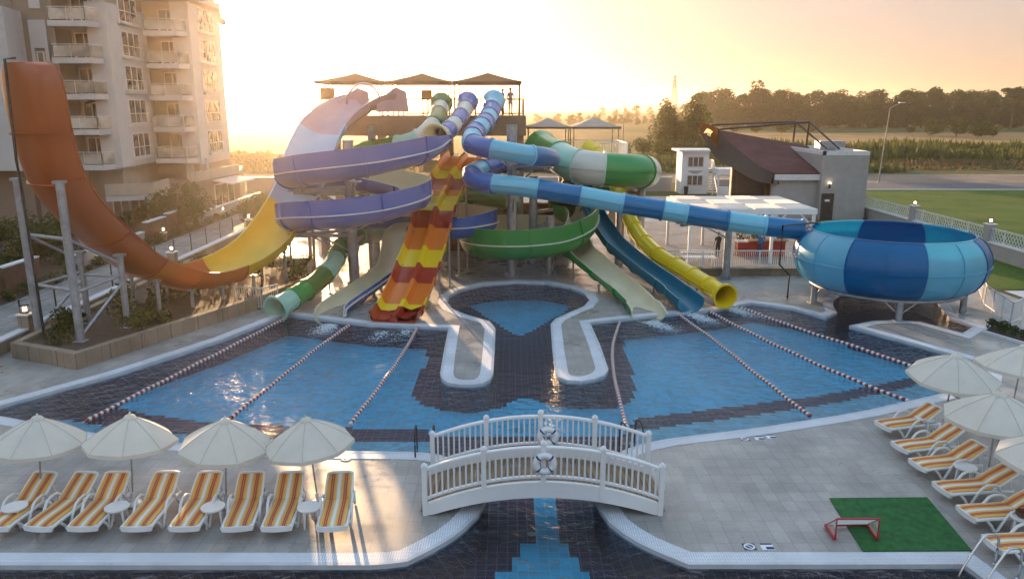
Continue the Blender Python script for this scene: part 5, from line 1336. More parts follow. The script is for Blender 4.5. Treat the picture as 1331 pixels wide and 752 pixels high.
for y in (BN, BF):
    mb = MB()
    prof = []
    for k in range(N + 1):
        u = -1 + 2 * k / N; x = bcx + u * HL; zb = max(.015, arch(u, -.05, .52) ); zt = arch(u, .27, .60); prof.append((x, zb, zt))
    for s_ in range(N):
        (xa, ba, ta), (xb, bb, tb) = prof[s_], prof[s_ + 1]
        mb.quad((xa, y - .05, ba), (xb, y - .05, bb), (xb, y - .05, tb), (xa, y - .05, ta)); mb.quad((xa, y + .05, ba), (xb, y + .05, bb), (xb, y + .05, tb), (xa, y + .05, ta))
        mb.quad((xa, y - .05, ta), (xb, y - .05, tb), (xb, y + .05, tb), (xa, y + .05, ta)); mb.quad((xa, y - .05, ba), (xb, y - .05, bb), (xb, y + .05, bb), (xa, y + .05, ba))
    mb.quad(*[(prof[0][0], y + a, z) for a, z in ((-.05, prof[0][1]), (.05, prof[0][1]), (.05, prof[0][2]), (-.05, prof[0][2]))]); mb.quad(*[(prof[-1][0], y + a, z) for a, z in ((-.05, prof[-1][1]), (.05, prof[-1][1]), (.05, prof[-1][2]), (-.05, prof[-1][2]))])
    mb.build('side_beam', M['bridge_white'], t)
    mb = MB(); mb.sweep([V3((bcx + u * HL, y, arch(u, 1.16, .58))) for u in [-1 + 2 * k / N for k in range(N + 1)]], [(-.055, -.03), (.055, -.03), (.055, .02), (.03, .04), (-.03, .04), (-.055, .02)], cap=False); mb.build('handrail', M['bridge_white'], t, smooth=35)
    mb = MB(); mb.sweep([V3((bcx + u * HL, y, arch(u, .40, .60))) for u in [-1 + 2 * k / N for k in range(N + 1)]], [(-.04, -.025), (.04, -.025), (.04, .025), (-.04, .025)], cap=False); mb.build('bottom_rail', M['bridge_white'], t)
    for k in range(5):
        u = -1 + k / 2; x = bcx + u * HL * .985; mb = MB(); z0, z1 = max(.0, arch(u, .0, .5)), arch(u, 1.24, .58); mb.box((x, y - .003, (z0 + z1) / 2), (.115, .125, z1 - z0)); mb.box((x, y, z1 + .02), (.14, .15, .04)); mb.lathe([(.05, z1 + .04), (.06, z1 + .07), (.03, z1 + .1), (.001, z1 + .11)], (x, y, 0), 10)
        mb.build('post', M['bridge_white'], t)
    for bay in range(4):
        for q in range(1, 10):
            u = -1 + bay / 2 + q / 20; x = bcx + u * HL * .985
            mb = MB(); mb.box((x, y, (arch(u, .40, .6) + arch(u, 1.14, .58)) / 2), (.042, .042, arch(u, 1.14, .58) - arch(u, .40, .6))); mb.build('baluster', M['bridge_white'], t)
M['ring_white'] = paint('life_ring_white', (.74, .75, .77), .5, .05, 6); M['ring_blue'] = paint('life_ring_blue', (.02, .035, .22), .5, .05, 6)
def life_ring(label, c):
    t = thing('life_ring', label, 'life ring', c, 'life rings on the footbridge'); c = V3(c)
    R0, r0 = .20, .078; mb = MB(); b = MB()
    def tor(mb, a0, a1, rr, n):
        mb.sweep([c + V3((R0 * math.cos(a), 0, R0 * math.sin(a))) for a in [a0 + (a1 - a0) * k / n for k in range(n + 1)]], ring(rr, 14), cap=False, fr=[(V3((-math.sin(a), 0, math.cos(a))), V3((math.cos(a), 0, math.sin(a))), V3((0, 1, 0))) for a in [a0 + (a1 - a0) * k / n for k in range(n + 1)]])
    tor(mb, 0, 2 * math.pi, r0, 48); mb.build('ring', M['ring_white'], t, smooth=60)
    for k in range(4):
        a = R(45 + 90 * k); b = MB(); tor(b, a - .1, a + .1, r0 + .006, 4); b.build('band', M['ring_blue'], t, smooth=60)
    mb = MB(); mb.tube([c + V3((.285 * math.cos(a), -.01, .285 * math.sin(a))) for a in [2 * math.pi * k / 32 for k in range(33)]], .008, 5, cap=False); mb.build('grab_line', M['ring_white'], t)
life_ring('white life ring with blue bands hung outside the near bridge rail', P(708, 602, BN - .17)); life_ring('white life ring with blue bands on the far bridge rail', P(712, 567, BF - .17))

# ------------------------------------------------------------------ sun loungers, tables, parasols
def stripes():
    t = NT('striped_cushion'); sp = t.n('ShaderNodeSeparateXYZ'); t.l(t.pos(True), sp.inputs[0])
    u = t.math('ADD', t.math('DIVIDE', sp.outputs[0], .58), .5)
    am, rd, wh, og, gr = (.78, .46, .13), (.42, .085, .06), (.78, .76, .70), (.72, .34, .10), (.62, .58, .46)
    st = [(0, am), (.10, og), (.17, rd), (.225, og), (.245, rd), (.30, og), (.36, am), (.42, gr), (.45, wh), (.56, gr), (.59, am), (.65, og), (.71, rd), (.76, og), (.78, rd), (.84, og), (.91, am)]
    c = t.ramp(u, st, 'CONSTANT'); f = t.ramp(t.noise(60, 2, vec=t.pos(True)), [(.2, (.85,) * 3), (.8, (1.1,) * 3)]); oi = t.n('ShaderNodeObjectInfo'); v = t.ramp(oi.outputs['Random'], [(0, (.9,) * 3), (1, (1.06,) * 3)])
    t.col(t.mix(t.mix(c, f, 1, 'MULTIPLY'), v, 1, 'MULTIPLY')); t.b.inputs['Roughness'].default_value = .85; t.bump(t.noise(18, 3, vec=t.pos(True)), .35, .015); return t.m
M['stripe'] = stripes()
def make_lounger():
    t = thing('sun_lounger', '', 'sun lounger', (0, 0, 0), 'striped sun loungers round the pool')

    seat = [V3((0, y, z)) for y, z in ((.03, .315), (.12, .335), (.35, .35), (.8, .345), (1.18, .36))]; ba = V3((0, 1.20, .37)); bb = V3((0, 1.82, .73))
    for s_ in (-1, 1):
        x = s_ * .325
        mb = MB(); mb.tube([(x, .02, .30), (x, .3, .315), (x, .8, .31), (x, 1.22, .32), (x, 1.5, .30), (x, 1.72, .28)], .04, 10); mb.build('side_rail', M['white'], t, smooth=50)
        mb = MB(); mb.tube([(x * 1.02, .30, .30), (x * 1.1, .42, .16), (x * 1.1, .50, .02), (x * 1.1, .58, .025), (x * 1.12, .72, .30), (x * 1.13, .86, .47), (x * 1.13, .98, .52), (x * 1.12, 1.16, .52), (x * 1.1, 1.30, .44), (x * 1.05, 1.36, .31)], .034, 10); mb.build('armrest_leg', M['white'], t, smooth=50)
        mb = MB(); mb.tube([(x, 1.42, .30), (x * 1.04, 1.62, .02), (x * 1.04, 1.70, .02), (x, 1.72, .28)], .026, 8); mb.build('rear_leg', M['white'], t, smooth=50)
        mb = MB(); mb.tube([V3((x * .94, 1.18, .34)), V3((x * .94, 1.52, .54)), V3((x * .9, 1.84, .73))], .036, 8); mb.tube([(x * .93, 1.60, .57), (x * .98, 1.68, .30)], .02, 6); mb.build('backrest_rail', M['white'], t, smooth=50)
    mb = MB(); L = [V3((-.34 + .68 * k / 12, .02 - .045 * math.sin(math.pi * k / 12), .0)) for k in range(13)]
    for k in range(12):
        a, b = L[k], L[k + 1]; mb.add([a + V3((0, 0, .22)), b + V3((0, 0, .22)), b + V3((0, 0, .345)), a + V3((0, 0, .345)), a + V3((0, .06, .22)), b + V3((0, .06, .22)), b + V3((0, .09, .345)), a + V3((0, .09, .345))], [(0,1,2,3),(7,6,5,4),(3,2,6,7),(0,4,5,1)])
    mb.build('foot_panel', M['white'], t, smooth=30)
    mb = MB(); mb.tube([(-.30, 1.83, .73), (-.2, 1.86, .75), (.2, 1.86, .75), (.30, 1.83, .73)], .04, 8); mb.build('head_bar', M['white'], t, smooth=50)
    for yy in (.35, .95): MB().beam((-.3, yy, .3), (.3, yy, .3), .05, .03).build('cross_bar', M['white'], t)
    cp = [(-.29, -.02), (-.29, .02), (-.26, .035), (.26, .035), (.29, .02), (.29, -.02)]
    cushion = MB().sweep(seat, [(x, z) for x, z in cp], cap=False)
    for st in (0, (len(seat) - 1) * 6): cushion.face([st + k for k in range(6)])
    cushion.build('seat_cushion', M['stripe'], t, smooth=40)
    seg = [ba.lerp(bb, k / 5) + V3((0, 0, .012 * math.sin(k))) for k in range(6)]; c2 = MB().sweep(seg, cp, cap=False)
    for st in (0, 30): c2.face([st + k for k in range(6)])
    c2.build('back_cushion', M['stripe'], t, smooth=40)
    return t
LP = make_lounger()
def place(proto, p, rz, label, s=1.0):
    o = copy_tree(proto) if proto.get('used') else proto
    o['used'] = 1; o.location = (p.x, p.y, .002); o.rotation_euler.z = rz; o.scale = (s, s, s); o['label'] = label; return o
left = ['striped lounger at the left picture edge, cut off by the frame', 'striped lounger left of the second parasol pole, next to the cut-off one', 'striped lounger under the second parasol, left of the table', 'fourth striped lounger in the front row, just right of the second parasol pole',
    'fifth striped lounger in the front row, left of the third parasol pole', 'striped lounger right of the third parasol pole', 'striped lounger left of the last table and fourth parasol pole', 'last striped lounger of the front row, nearest the footbridge']
for k, px in enumerate((-6, 50, 108, 178, 240, 309, 360, 432)):
    p = G(px, 702); place(LP, p, R(-6 + 1.6 * k + random.uniform(-4, 4)) + math.radians((2.5, 0, 1)[k % 3]), left[k])
right = ['striped lounger nearest the pool edge, first of the right-hand row', 'second striped lounger of the right-hand row, behind a white table', 'third striped lounger of the right-hand row, beside the parasol foot', 'striped lounger just beyond the far corner of the green mat', 'striped lounger beside the long edge of the green mat', 'striped lounger by the steel pool handrails, nearest the corner']
for k, (px, py, a) in enumerate(((1146, 553, 15), (1168, 581, 13), (1191, 604, 11), (1222, 635, 7), (1254, 667, 6), (1288, 707, 5))):
    p = G(px, py, .3); p.z = 0; place(LP, p, R(a - 90), right[k])
for k, (px, py, a, lab) in enumerate(((1300, 562, 18, 'partly hidden lounger behind the big right-hand parasol'), (1303, 524, 20, 'lounger half hidden beyond the right-hand parasols'))):
    p = G(px, py, .3); p.z = 0; place(LP, p, R(a - 90 + 180 if k else a - 90), lab)
t = thing('side_table', '', 'table', (0, 0, 0), 'white plastic side tables between loungers')
MB().lathe([(.001, .40), (.22, .40), (.25, .405), (.262, .425), (.26, .445), (.22, .44), (.001, .437)], (0, 0, 0), 26).build('table_top', M['white'], t, smooth=40)
for k in range(4): a = R(45 + 90 * k); mb = MB(); mb.tube([(.19 * math.cos(a), .19 * math.sin(a), .405), (.235 * math.cos(a), .235 * math.sin(a), 0)], [.03, .022], 8); mb.build('leg', M['white'], t, smooth=50)
for k, (px, py, lab) in enumerate(((23, 681, 'white side table between the first two loungers on the left'), (155, 681, 'white side table at the foot of the second parasol pole'), (279, 681, 'white side table at the foot of the third parasol pole'), (403, 681, 'white side table at the foot of the fourth parasol pole'),
    (1200, 562, 'white side table below the first two right-hand loungers'), (1252, 627, 'white side table between loungers beside the right-hand parasol foot'), (1326, 695, 'white side table with a brown basket at the right edge'))):
    p = G(px, py); place(t, p, R(10 * k), lab, 1.05)
bk = P(1316, 690, G(1326, 695).y - .05); bk = V3((G(1326, 695).x - .02, G(1326, 695).y, .47))
o = thing('basket', 'small brown woven basket on the white table at the right edge', 'basket', bk)
M['wicker'] = paint('brown_wicker', (.14, .06, .03), .7, .25, 30, bump=.5)
MB().lathe([(.001, 0), (.10, 0), (.15, .10), (.155, .13), (.14, .13), (.10, .02), (.001, .02)], bk, 18).build('basket_body', M['wicker'], o, smooth=40); mb = MB(); mb.tube([bk + V3((.15 * math.cos(a), 0, .12 + .16 * math.sin(a))) for a in [math.pi * k / 12 for k in range(13)]], .01, 6); mb.build('handle', M['wicker'], o)

M['parasol'] = paint('cream_parasol_cloth', (.80, .75, .67), .85, .05, 2, trans=.3, bump=.06, grime=.1)
M['seam'] = paint('parasol_seam', (.55, .50, .43), .9, .05, 5)
def make_parasol():
    t = thing('parasol', '', 'parasol', (0, 0, 0), 'cream parasols over the loungers')
    mb = MB(); n = 8; Rr, z0, z1 = 1.16, 1.56, 2.18; q = 8
    rings_ = []
    for i in range(q + 1):
        k = i / q; row = []
        for j in range(n * 4):
            a = 2 * math.pi * j / (n * 4); f = (j % 4) / 4; sag = 1 - .075 * math.sin(math.pi * f) * (k ** .8)
            cr = math.cos(math.pi / n) / math.cos(((a + math.pi / n) % (2 * math.pi / n)) - math.pi / n) if False else 1
            edge = math.cos(math.pi / n) / math.cos((f - .5) * 2 * math.pi / n)
            r = Rr * k * edge; z = z1 - (z1 - z0) * (.62 * k + .38 * k * k) - .02 * math.sin(math.pi * f) * k
            row.append(V3((r * math.cos(a), r * math.sin(a), z)))
        rings_.append(row)
    m = n * 4
    for i in range(q):
        for j in range(m):
            j2 = (j + 1) % m
            if i == 0: mb.add([rings_[0][0], rings_[1][j], rings_[1][j2]], [(0, 1, 2)])
            else: mb.quad(rings_[i][j], rings_[i+1][j], rings_[i+1][j2], rings_[i][j2])
    for j in range(m):
        j2 = (j + 1) % m; d = V3((0, 0, -.09)); mb.quad(rings_[q][j], rings_[q][j] + d, rings_[q][j2] + d, rings_[q][j2])
    bm_ = mb.build('canopy', M['parasol'], t, fix=False, smooth=20)
    for k in range(n):
        sm = MB(); sm.tube([rings_[i][k * 4] + V3((0, 0, .004)) for i in range(1, q + 1)], .009, 5); sm.build('seam', M['seam'], t)
    mb = MB(); mb.lathe([(.16, 2.13), (.12, 2.19), (.03, 2.225), (.02, 2.27), (.001, 2.28)], (0, 0, 0), 16); mb.build('vent_cap', M['parasol'], t, smooth=40)
    mb = MB(); mb.tube([(0, 0, 0), (0, 0, 2.2)], .022, 12); mb.build('pole', M['steel'], t, smooth=40)
    for k in range(n):
        a = 2 * math.pi * k / n; mb = MB(); c_, s_ = math.cos(a), math.sin(a); mb.tube([(0.03 * c_, .03 * s_, 2.12), (.6 * c_, .6 * s_, 1.85), (1.12 * c_, 1.12 * s_, 1.54)], .009, 5); mb.tube([(.03 * c_, .03 * s_, 1.62), (.55 * c_, .55 * s_, 1.86)], .008, 5); mb.build('rib', M['steel'], t)
    mb = MB(); mb.lathe([(.001, 0), (.24, 0), (.25, .02), (.22, .06), (.05, .09), (.045, .3), (.001, .3)], (0, 0, 0), 20); mb.build('base', M['white'], t, smooth=40)
    return t
PP = make_parasol()
for k, (px, py, lab) in enumerate(((55, 655, 'cream parasol at the far left over the first loungers'), (173, 655, 'cream parasol over the third and fourth front loungers'), (294, 655, 'cream parasol over the middle of the front row'), (414, 655, 'cream parasol nearest the footbridge, last of the front row'),
    (1225, 556, 'cream parasol over the first right-hand loungers, beside the lane rope ends'), (1283, 622, 'largest-looking cream parasol in front of the hidden loungers'), (1312, 545, 'cream parasol cut by the right edge, beyond the others'), (1352, 690, 'cream parasol poking in low at the right picture edge'))):
    p = G(px, py); o = place(PP, p, R(17 * k), lab); 
    o.scale = (1.1, 1.1, 1.1) if k >= 4 else (.93, .93, 1.03)
    o.rotation_euler.x = R(random.uniform(-5, 5)); o.rotation_euler.y = R(random.uniform(-5, 5))

# ------------------------------------------------------------------ lane ropes
M['float_red'] = paint('red_float', (.27, .028, .026), .45, .1, 10); M['float_white'] = paint('white_float', (.70, .68, .66), .4, .06, 10)
def rope(label, ctrl):
    P_ = [G(x, y, WATER_Z) for x, y in ctrl]; ps, _ = spline(P_, .13); t = thing('lane_rope', label, 'lane rope', P_[0], 'red and white lane ropes in the pool')
    mb = MB(); mb.tube([p + V3((0, 0, .03)) for p in ps], .012, 5); mb.build('cord', M['float_white'], t)
    rw = MB(); L = 0; k = 0; D = .125
    L_ = [0]
    for a, b in zip(ps[:-1], ps[1:]): L_.append(L_[-1] + (b - a).length)
    def at(s):
        for i in range(len(L_) - 1):
            if L_[i] <= s <= L_[i+1]: return ps[i].lerp(ps[i+1], (s - L_[i]) / max(1e-6, L_[i+1] - L_[i]))
        return ps[-1]
    s = .1
    while s < L_[-1] - D:
        rw.mi = k % 2; bobz = .022 + .012 * math.sin(s * 2.1); a, b = at(s) + V3((0, 0, bobz)), at(s + D * .92) + V3((0, 0, bobz))
        d = (b - a); rw.tube([a, a + d * .12, a + d * .88, b], [.048, .066, .066, .048], 9); s += D; k += 1
    rw.build('floats', [M['float_red'], M['float_white']], t, smooth=50)
rope('red and white lane rope furthest left, reaching the left parasols', [(371, 414), (290, 456), (200, 502), (107, 550)])
rope('red and white lane rope ending behind the third parasol', [(456, 422), (420, 447), (360, 495), (297, 546)])
rope('short red and white lane rope running down from the racing slide', [(543, 426), (520, 465), (490, 507), (455, 552)])
rope('curved red and white lane rope right of the right-hand pier', [(806, 417), (797, 447), (797, 480), (805, 520), (815, 557)])
rope('red and white lane rope from the teal slide to the near edge', [(880, 408), (925, 440), (972, 478), (1018, 514), (1056, 544)])
rope('red and white lane rope from the yellow tube to the right front edge', [(921, 405), (1000, 445), (1095, 488), (1184, 523)])
rope('red and white lane rope furthest right, beside the dark tiles below the bowl', [(960, 399), (1040, 428), (1130, 457), (1205, 484)])

# ------------------------------------------------------------------ goal, mat, stickers, handrails
M['turf'] = paint('green_turf_mat', (.012, .105, .022), .95, .38, 5, bump=.8)
mq = [G(1078, 648), G(1205, 647), G(1263, 716), G(1122, 717)]
mb = MB(); mb.prism([(p.x, p.y) for p in mq][::-1], .012, .032); o = mb.build('turf_mat', M['turf'], None, loc=mq[0]); tag(o, 'dark green artificial turf mat lying on the deck by the goal', 'mat')
M['goal_red'] = paint('red_goal_frame', (.42, .03, .035), .4, .08, 6, grime=.1); M['net'] = paint('white_net', (.6, .62, .6), .8, .05, 5)
fl, fr_, bl, br = G(1085, 703), G(1140, 703), G(1073, 685), G(1127, 684)
t = thing('goal', 'small red-framed goal with white net, half on the green mat', 'goal', fl); hgt = V3((0, 0, .56))
dr_ = .036; mb = MB(); mb.tube([fl + V3((0, 0, .05)), fl + hgt, fr_ + hgt, fr_ + V3((0, 0, .05))], dr_ * .72, 8)
tf = mb.build('front_frame', M['goal_red'], t, smooth=30)
mb = MB(); lift = V3((0, 0, .065)); mb.beam(fl + lift, bl + lift, .07, .06); mb.beam(bl + lift, br + lift, .05, .05); mb.beam(br + lift, fr_ + lift, .07, .06); mb.build('ground_frame', M['goal_red'], t)
mb = MB(); mb.tube([fl + hgt, bl + lift], .013, 6); mb.tube([fr_ + hgt, br + lift], .013, 6); mb.build('stay', M['goal_red'], t)
mb = MB()
def netting(a, b, c, d, nx, ny):
    for i in range(nx + 1): k = i / nx; mb.tube([a.lerp(b, k), d.lerp(c, k)], .006, 3, cap=False)
    for j in range(ny + 1): k = j / ny; mb.tube([a.lerp(d, k), b.lerp(c, k)], .006, 3, cap=False)
netting(fl + hgt, fr_ + hgt, br + lift, bl + lift, 20, 14)
for f_, b_ in ((fl, bl), (fr_, br)):
    for i in range(1, 10): k = i / 10; mb.tube([(f_ + lift).lerp(b_ + lift, k), (f_ + hgt).lerp(b_ + lift, k)], .006, 3, cap=False); mb.tube([(f_ + lift).lerp(f_ + hgt, k), (f_ + hgt).lerp(b_ + lift, k) if k > 0 else f_, ], .006, 3, cap=False)
mb.build('net', M['net'], t)
M['sticker_blue'] = paint('navy_print', (.02, .03, .12), .6, .05, 10)
def sticker(label, px, py, rnd):
    p = G(px, py); t = thing('deck_marker', label, 'floor sign', p); mb = MB()
    mb.box(p + V3((0, 0, .004)), (.28, .26, .004)); mb.build('plate', M['sticker_blue'] if rnd else M['white'], t)
    mb = MB()
    if rnd:
        mb.lathe([(.085, .008), (.125, .008), (.125, .010), (.085, .010)], p, 24); mb.box(p + V3((0, 0, .0095)), (.03, .18, .002), R(40))
        mb.build('mark', M['white'], t)
    else:
        mb.box(p + V3((0, .10, .008)), (.27, .05, .003)); mb.box(p + V3((.05, -.06, .008)), (.17, .1, .003)); mb.build('mark', M['sticker_blue'], t)
sticker('square navy floor sign with a white ring near the front edge', 974, 710, True); sticker('white and navy floor sign right of the ringed one', 997, 710, False)
sticker('small navy floor sign near the main pool edge, left of a pair', 968, 570, True); sticker('small white floor sign by the main pool edge', 987, 569, False); sticker('white floor sign by the main pool edge, right of the pair', 1002, 567, False)
sticker('small floor sign beside the fourth parasol near the water', 450, 596, True)
def handrail_loop(label, a, b, h, r=.028, cat='pool handrail'):
    a, b = V3(a), V3(b); t = thing('pool_handrail', label, cat, a); d = b - a
    for k, o_ in enumerate((0, 1)):
        sd = V3((-d.y, d.x, 0)).normalized() * (.55 * o_ - .275); mb = MB()
        pts_ = [a + sd, a + sd + V3((0, 0, h * .75)), a + sd + d * .12 + V3((0, 0, h * .96)), a + sd + d * .3 + V3((0, 0, h)), a + sd + d * .5 + V3((0, 0, h * .9)), b + sd + V3((0, 0, -.1)), b + sd + V3((0, 0, -.9))]
        mb.tube(spline(pts_, .08)[0], r, 10); mb.build('rail', M['chrome'], t, smooth=60); mb = MB(); mb.lathe([(.03, .0), (.06, .0), (.06, .02), (.03, .03)], a + sd, 14); mb.build('base_ring', M['chrome'], t)
handrail_loop('bent steel pool handrails at the bottom right corner', G(1308, 742), G(1262, 752), .75)
def ladder(label, p, dirv):
    t = thing('pool_ladder', label, 'ladder', p); p = V3(p); d = V3(dirv).normalized(); s = V3((-d.y, d.x, 0))
    for k in (-1, 1):
        q = p + s * (.25 * k); mb = MB(); mb.tube(spline([q - d * .3, q - d * .3 + V3((0, 0, .6)), q - d * .1 + V3((0, 0, .82)), q + d * .12 + V3((0, 0, .62)), q + d * .14 + V3((0, 0, -.95))], .08)[0], .024, 8); mb.build('rail', M['dark_metal'], t, smooth=60)
    for z in (-.3, -.55, -.8): MB().box(p + d * .14 + V3((0, 0, z)), (.5, .07, .03), math.atan2(s.y, s.x)).build('rung', M['steel'], t)
ladder('dark pool ladder at the pool edge left of the footbridge', G(553, 588), (0, 1, 0)); ladder('dark pool ladder at the pool edge right of the footbridge end', G(818, 582), (-.4, 1, 0))
for lab, px, py in (('small round blue pool light on the dark front tiles, left', 585, 716), ('small round blue pool light under the bridge, left of the blue lane', 691, 671), ('round blue pool light near the right front edge', 1045, 747)):
    p = G(px, py, -.55); o = MB().lathe([(.001, .012), (.10, .012), (.12, .0), (.001, -.01)], (p.x, p.y, FLOOR_Z + .02), 16).build('pool_light', M['white'], None, loc=(p.x, p.y, FLOOR_Z)); tag(o, lab, 'pool light')

# ------------------------------------------------------------------ terrace with pergola
M['terrace'] = tiles('terrace_paver', (.30, .26, .235), (.2, .17, .15), .4, .01, .6, .1, .15)
patch('terrace', [V3(p) for p in ((7.9, 44.2, 0), (18.6, 44.2, 0), (25.5, 56, 0), (25.5, 66, 0), (7.9, 66, 0))], .006, M['terrace'])
t = lowwall('low brown terrace wall with white railing beside the yellow tube', (7.8, 43.8, 0), (17.6, 43.8, 0), .38, .3, 'stone', 'stone', name='terrace_wall')
railing(t, [(7.8, 51.5, .40), (7.8, 43.8, .46), (17.6, 43.8, .46)], 1.0, M['white_steel'], r=.03, barr=.012)
px0, px1, py0, py1, pz = 10.95, 18.75, 47.2, 54.2, 3.4
t = thing('pergola', 'white slatted pergola on posts over the terrace tables', 'pergola', (px0, py0, 0))
mb = MB()
for y in (py0, py1): mb.beam((px0, y, pz - .13), (px1, y, pz - .13), .14, .32)
for x in (px0, px1): mb.beam((x, py0, pz - .13), (x, py1, pz - .13), .14, .318)
mb.build('ring_beam', M['white_steel'], t)
for x in (px0 + .1, px0 + 2.6, px0 + 5.2, px1 - .1):
    for y in (py0 + .1, py1 - .1):
        mb = MB(); mb.box((x, y, (pz - .3) / 2), (.17, .17, pz - .3)); mb.build('post', M['white_steel'], t)
        for s_ in (-1, 1):
            if (s_ < 0 and x < px0 + .5) or (s_ > 0 and x > px1 - .5): continue
            mb = MB(); mb.beam((x, y, pz - 1.15), (x + s_ * .8, y, pz - .3), .08, .08, (0, 1, 0)); mb.build('brace', M['white_steel'], t)
for i in range(4):
    for j in range(3):
        x0_, x1_ = px0 + (px1 - px0) * i / 4 + .1, px0 + (px1 - px0) * (i + 1) / 4 - .06; y0_, y1_ = py0 + (py1 - py0) * j / 3 + .1, py0 + (py1 - py0) * (j + 1) / 3 - .06
        mb = MB()
        for k in range(15):
            if (i + j) % 2 == 0: x = x0_ + (x1_ - x0_) * (k + .5) / 15; mb.beam((x, y0_, pz + .04), (x, y1_, pz + .04), .05, .10)
            else: y = y0_ + (y1_ - y0_) * (k + .5) / 15; mb.beam((x0_, y, pz + .04), (x1_, y, pz + .04), .055, .05)
        mb.build('slat_panel', M['white_steel'], t)
def cafe_table(label, px, py, Y, w, d, h, mat, topmat):
    p = P(px, py, Y); t = thing('terrace_table', label, 'table', (p.x, Y, 0)); MB().box((p.x, Y, h), (w, d, .06)).build('table_top', topmat, t)
    for i in (-1, 1):
        for j in (-1, 1): MB().box((p.x + i * (w/2 - .08), Y + j * (d/2 - .08), h / 2 - .02), (.06, .06, h - .04)).build('leg', mat, t)
cafe_table('pale long table on the terrace nearest the white railing', 908, 335, 45.6, 2.0, .8, .75, M['steel'], M['white'])
cafe_table('second pale table on the terrace behind the nearest one', 906, 325, 47.4, 2.0, .8, .75, M['steel'], M['white'])
M['red_paint'] = paint('red_counter_paint', (.34, .035, .02), .5, .12, 3)
rx = P(995, 318, 50).x
t = thing('counter', 'red serving counter under the pergola', 'counter', (rx, 50, 0)); MB().box((rx, 50, .5), (2.4, .7, 1.0)).build('counter_body', M['red_paint'], t); MB().box((rx, 49.95, 1.04), (2.6, .9, .06)).build('counter_top', M['plank'], t)
rx2 = P(965, 318, 50).x; t = thing('drinks_cooler', 'red drinks cooler left of the red counter under the pergola', 'cooler', (rx2, 50, 0)); MB().box((rx2, 50, .48), (.8, .6, .9)).build('cooler_body', M['red_paint'], t); MB().box((rx2, 50, .97), (.84, .64, .08)).build('lid', M['white'], t)
M['terra'] = paint('terracotta', (.32, .12, .06), .8, .1, 5)
for k, (px, Y, lab) in enumerate(((966, 52.2, 'potted shrub behind the red cooler under the pergola'), (985, 52.4, 'potted shrub behind the red counter under the pergola'))):
    x = P(px, 310, Y).x; t = thing('potted_plant', lab, 'plant', (x, Y, 0)); MB().lathe([(.001, 0), (.2, 0), (.28, .45), (.31, .45), (.31, .5), (.25, .5), (.001, .46)], (x, Y, 0), 16).build('pot', M['terra'], t, smooth=40); mb = MB(); leaves(mb, random.Random(k), V3((x, Y, 1.25)), (.5, .5, .8), 420, .09); mb.build('foliage', M['leaf_shrub'], t, fix=False)
def terrace_umbrella(label, px, Y):
    x = P(px, 290, Y).x; t = thing('table_umbrella', label, 'umbrella', (x, Y, 0)); mb = MB(); mb.tube([(x, Y, 0), (x, Y, 2.4)], .03, 8); mb.box((x, Y, .04), (.5, .5, .08)); mb.build('pole', M['dark_metal'], t); mb = MB(); mb.lathe([(.001, 2.5), (1.0, 2.2), (1.0, 2.12), (.96, 2.18), (.001, 2.46)], (x, Y, 0), 8); mb.build('canopy', M['canopy_pale'], t)
terrace_umbrella('small pale umbrella behind the pergola, left of its pair', 1003, 58); terrace_umbrella('small pale umbrella behind the pergola, right of its pair', 1014, 57)
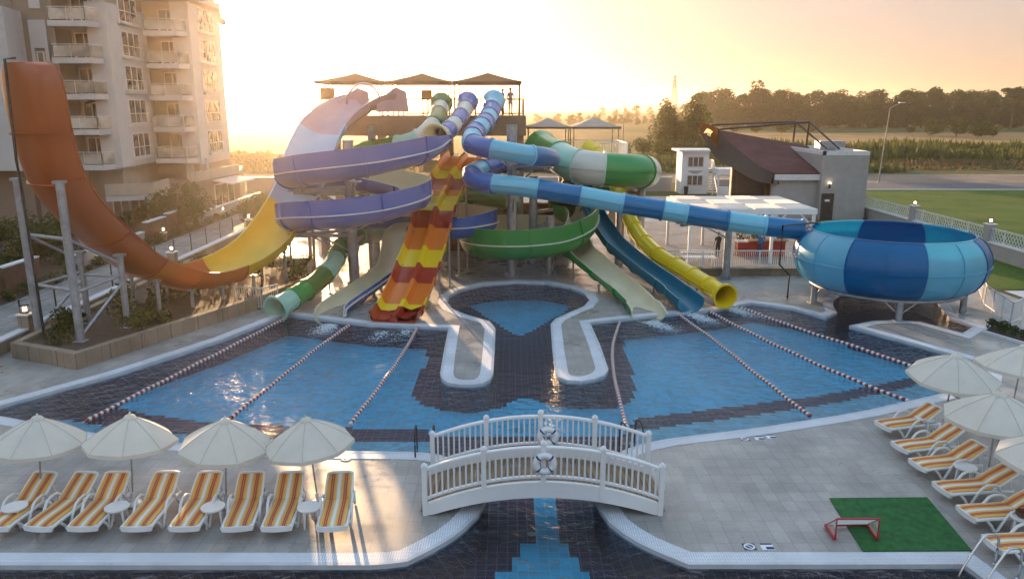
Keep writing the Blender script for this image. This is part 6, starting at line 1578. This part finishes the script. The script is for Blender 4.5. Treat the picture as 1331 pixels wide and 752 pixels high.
# railings near the bowl, on the left by the planter
def guard(label, path, h=1.05):
    t = thing('guard_rail', label, 'railing', path[0]); return railing(t, path, h, M['white_steel'], 'rail_panel', 1.3, .13, .028)
guard('pale steel railing on the deck to the right of the bowl', [V3((25.0, 40.2, 0)), V3((23.2, 36.6, 0)), V3((22.4, 33.3, 0)), V3((23.3, 34.0, 0))])
guard('short pale railing between the planter and the green tube end', [G(307, 399), G(340, 402), G(362, 396)])
pl2 = [G(1278, 432), G(1345, 452), G(1352, 436), G(1292, 422)]
t = thing('planter', 'small soil bed with shrubs at the right edge below the bowl railing', 'planter', pl2[0]); mb = MB(); sheet(mb, pl2, [], .05); mb.build('planter_soil', M['soil'], t, fix=False)
mb = MB()
for a, b in zip(pl2, pl2[1:] + pl2[:1]): mb.beam(a + V3((0, 0, .05)), b + V3((0, 0, .05)), .12, .12)
mb.build('edging', M['cap_stone'], t)
for px, py in ((1290, 429), (1305, 434), (1320, 440), (1334, 443), (1300, 428)): p = G(px, py); put(SH[px % 3], p.x, p.y, .04, random.uniform(.35, .55), label='brown-green shrub in the small bed at the right edge', group='shrubs in the small right-hand bed')
# foam where the slides empty into the pool
M['foam'] = paint('white_foam', (.78, .82, .86), .6, .04, 8, trans=.3)
def foam(label, px, py, dx, dy, n=950):
    c = G(px, py, WATER_Z); mb = MB(); rg = random.Random(px)
    for _ in range(n):
        k = rg.random() ** 1.5; x = c.x + dx * k * 1.6 + rg.gauss(0, .16 + .2 * k); y = c.y + dy * k * 1.6 + rg.gauss(0, .12 + .16 * k); s = rg.uniform(.008, .04) * (1.3 - k); z = WATER_Z + .01 + abs(rg.gauss(0, .05)) * (1 - k)
        mb.lathe([(.001, -s * .6), (s, 0), (.001, s * .6)], (x, y, z), 5)
    o = mb.build('foam', M['foam'], None, fix=False); tag(o, label, 'foam', None, 'stuff')
foam('white splash below the cream run-out of the green spiral', 848, 420, .5, -1); foam('white splash below the teal slide', 903, 411, .5, -1); foam('white splash below the yellow tube', 952, 402, .5, -1)
foam('white splash below the cream end of the violet spiral', 428, 424, -.1, -1); foam('white splash below the left racing lane', 497, 432, 0, -1, 180); foam('white splash below the right racing lane', 528, 431, 0, -1, 180)

# ------------------------------------------------------------------ evening haze over the whole plain
def haze(density, aniso):
    t = NT('evening_haze'); t.t.nodes.remove(t.b); v = t.n('ShaderNodeVolumePrincipled')
    v.inputs['Color'].default_value = (1.0, .86, .72, 1); v.inputs['Density'].default_value = density; v.inputs['Anisotropy'].default_value = aniso
    t.l(v.outputs[0], t.o.inputs['Volume']); return t.m
HZ = haze(.00027, .82)
mb = MB(); mb.box((0, 3450, 53), (15000, 8300, 114)); o = mb.build('haze', HZ); tag(o, 'thin golden evening haze over the plain', 'haze', None, 'stuff')
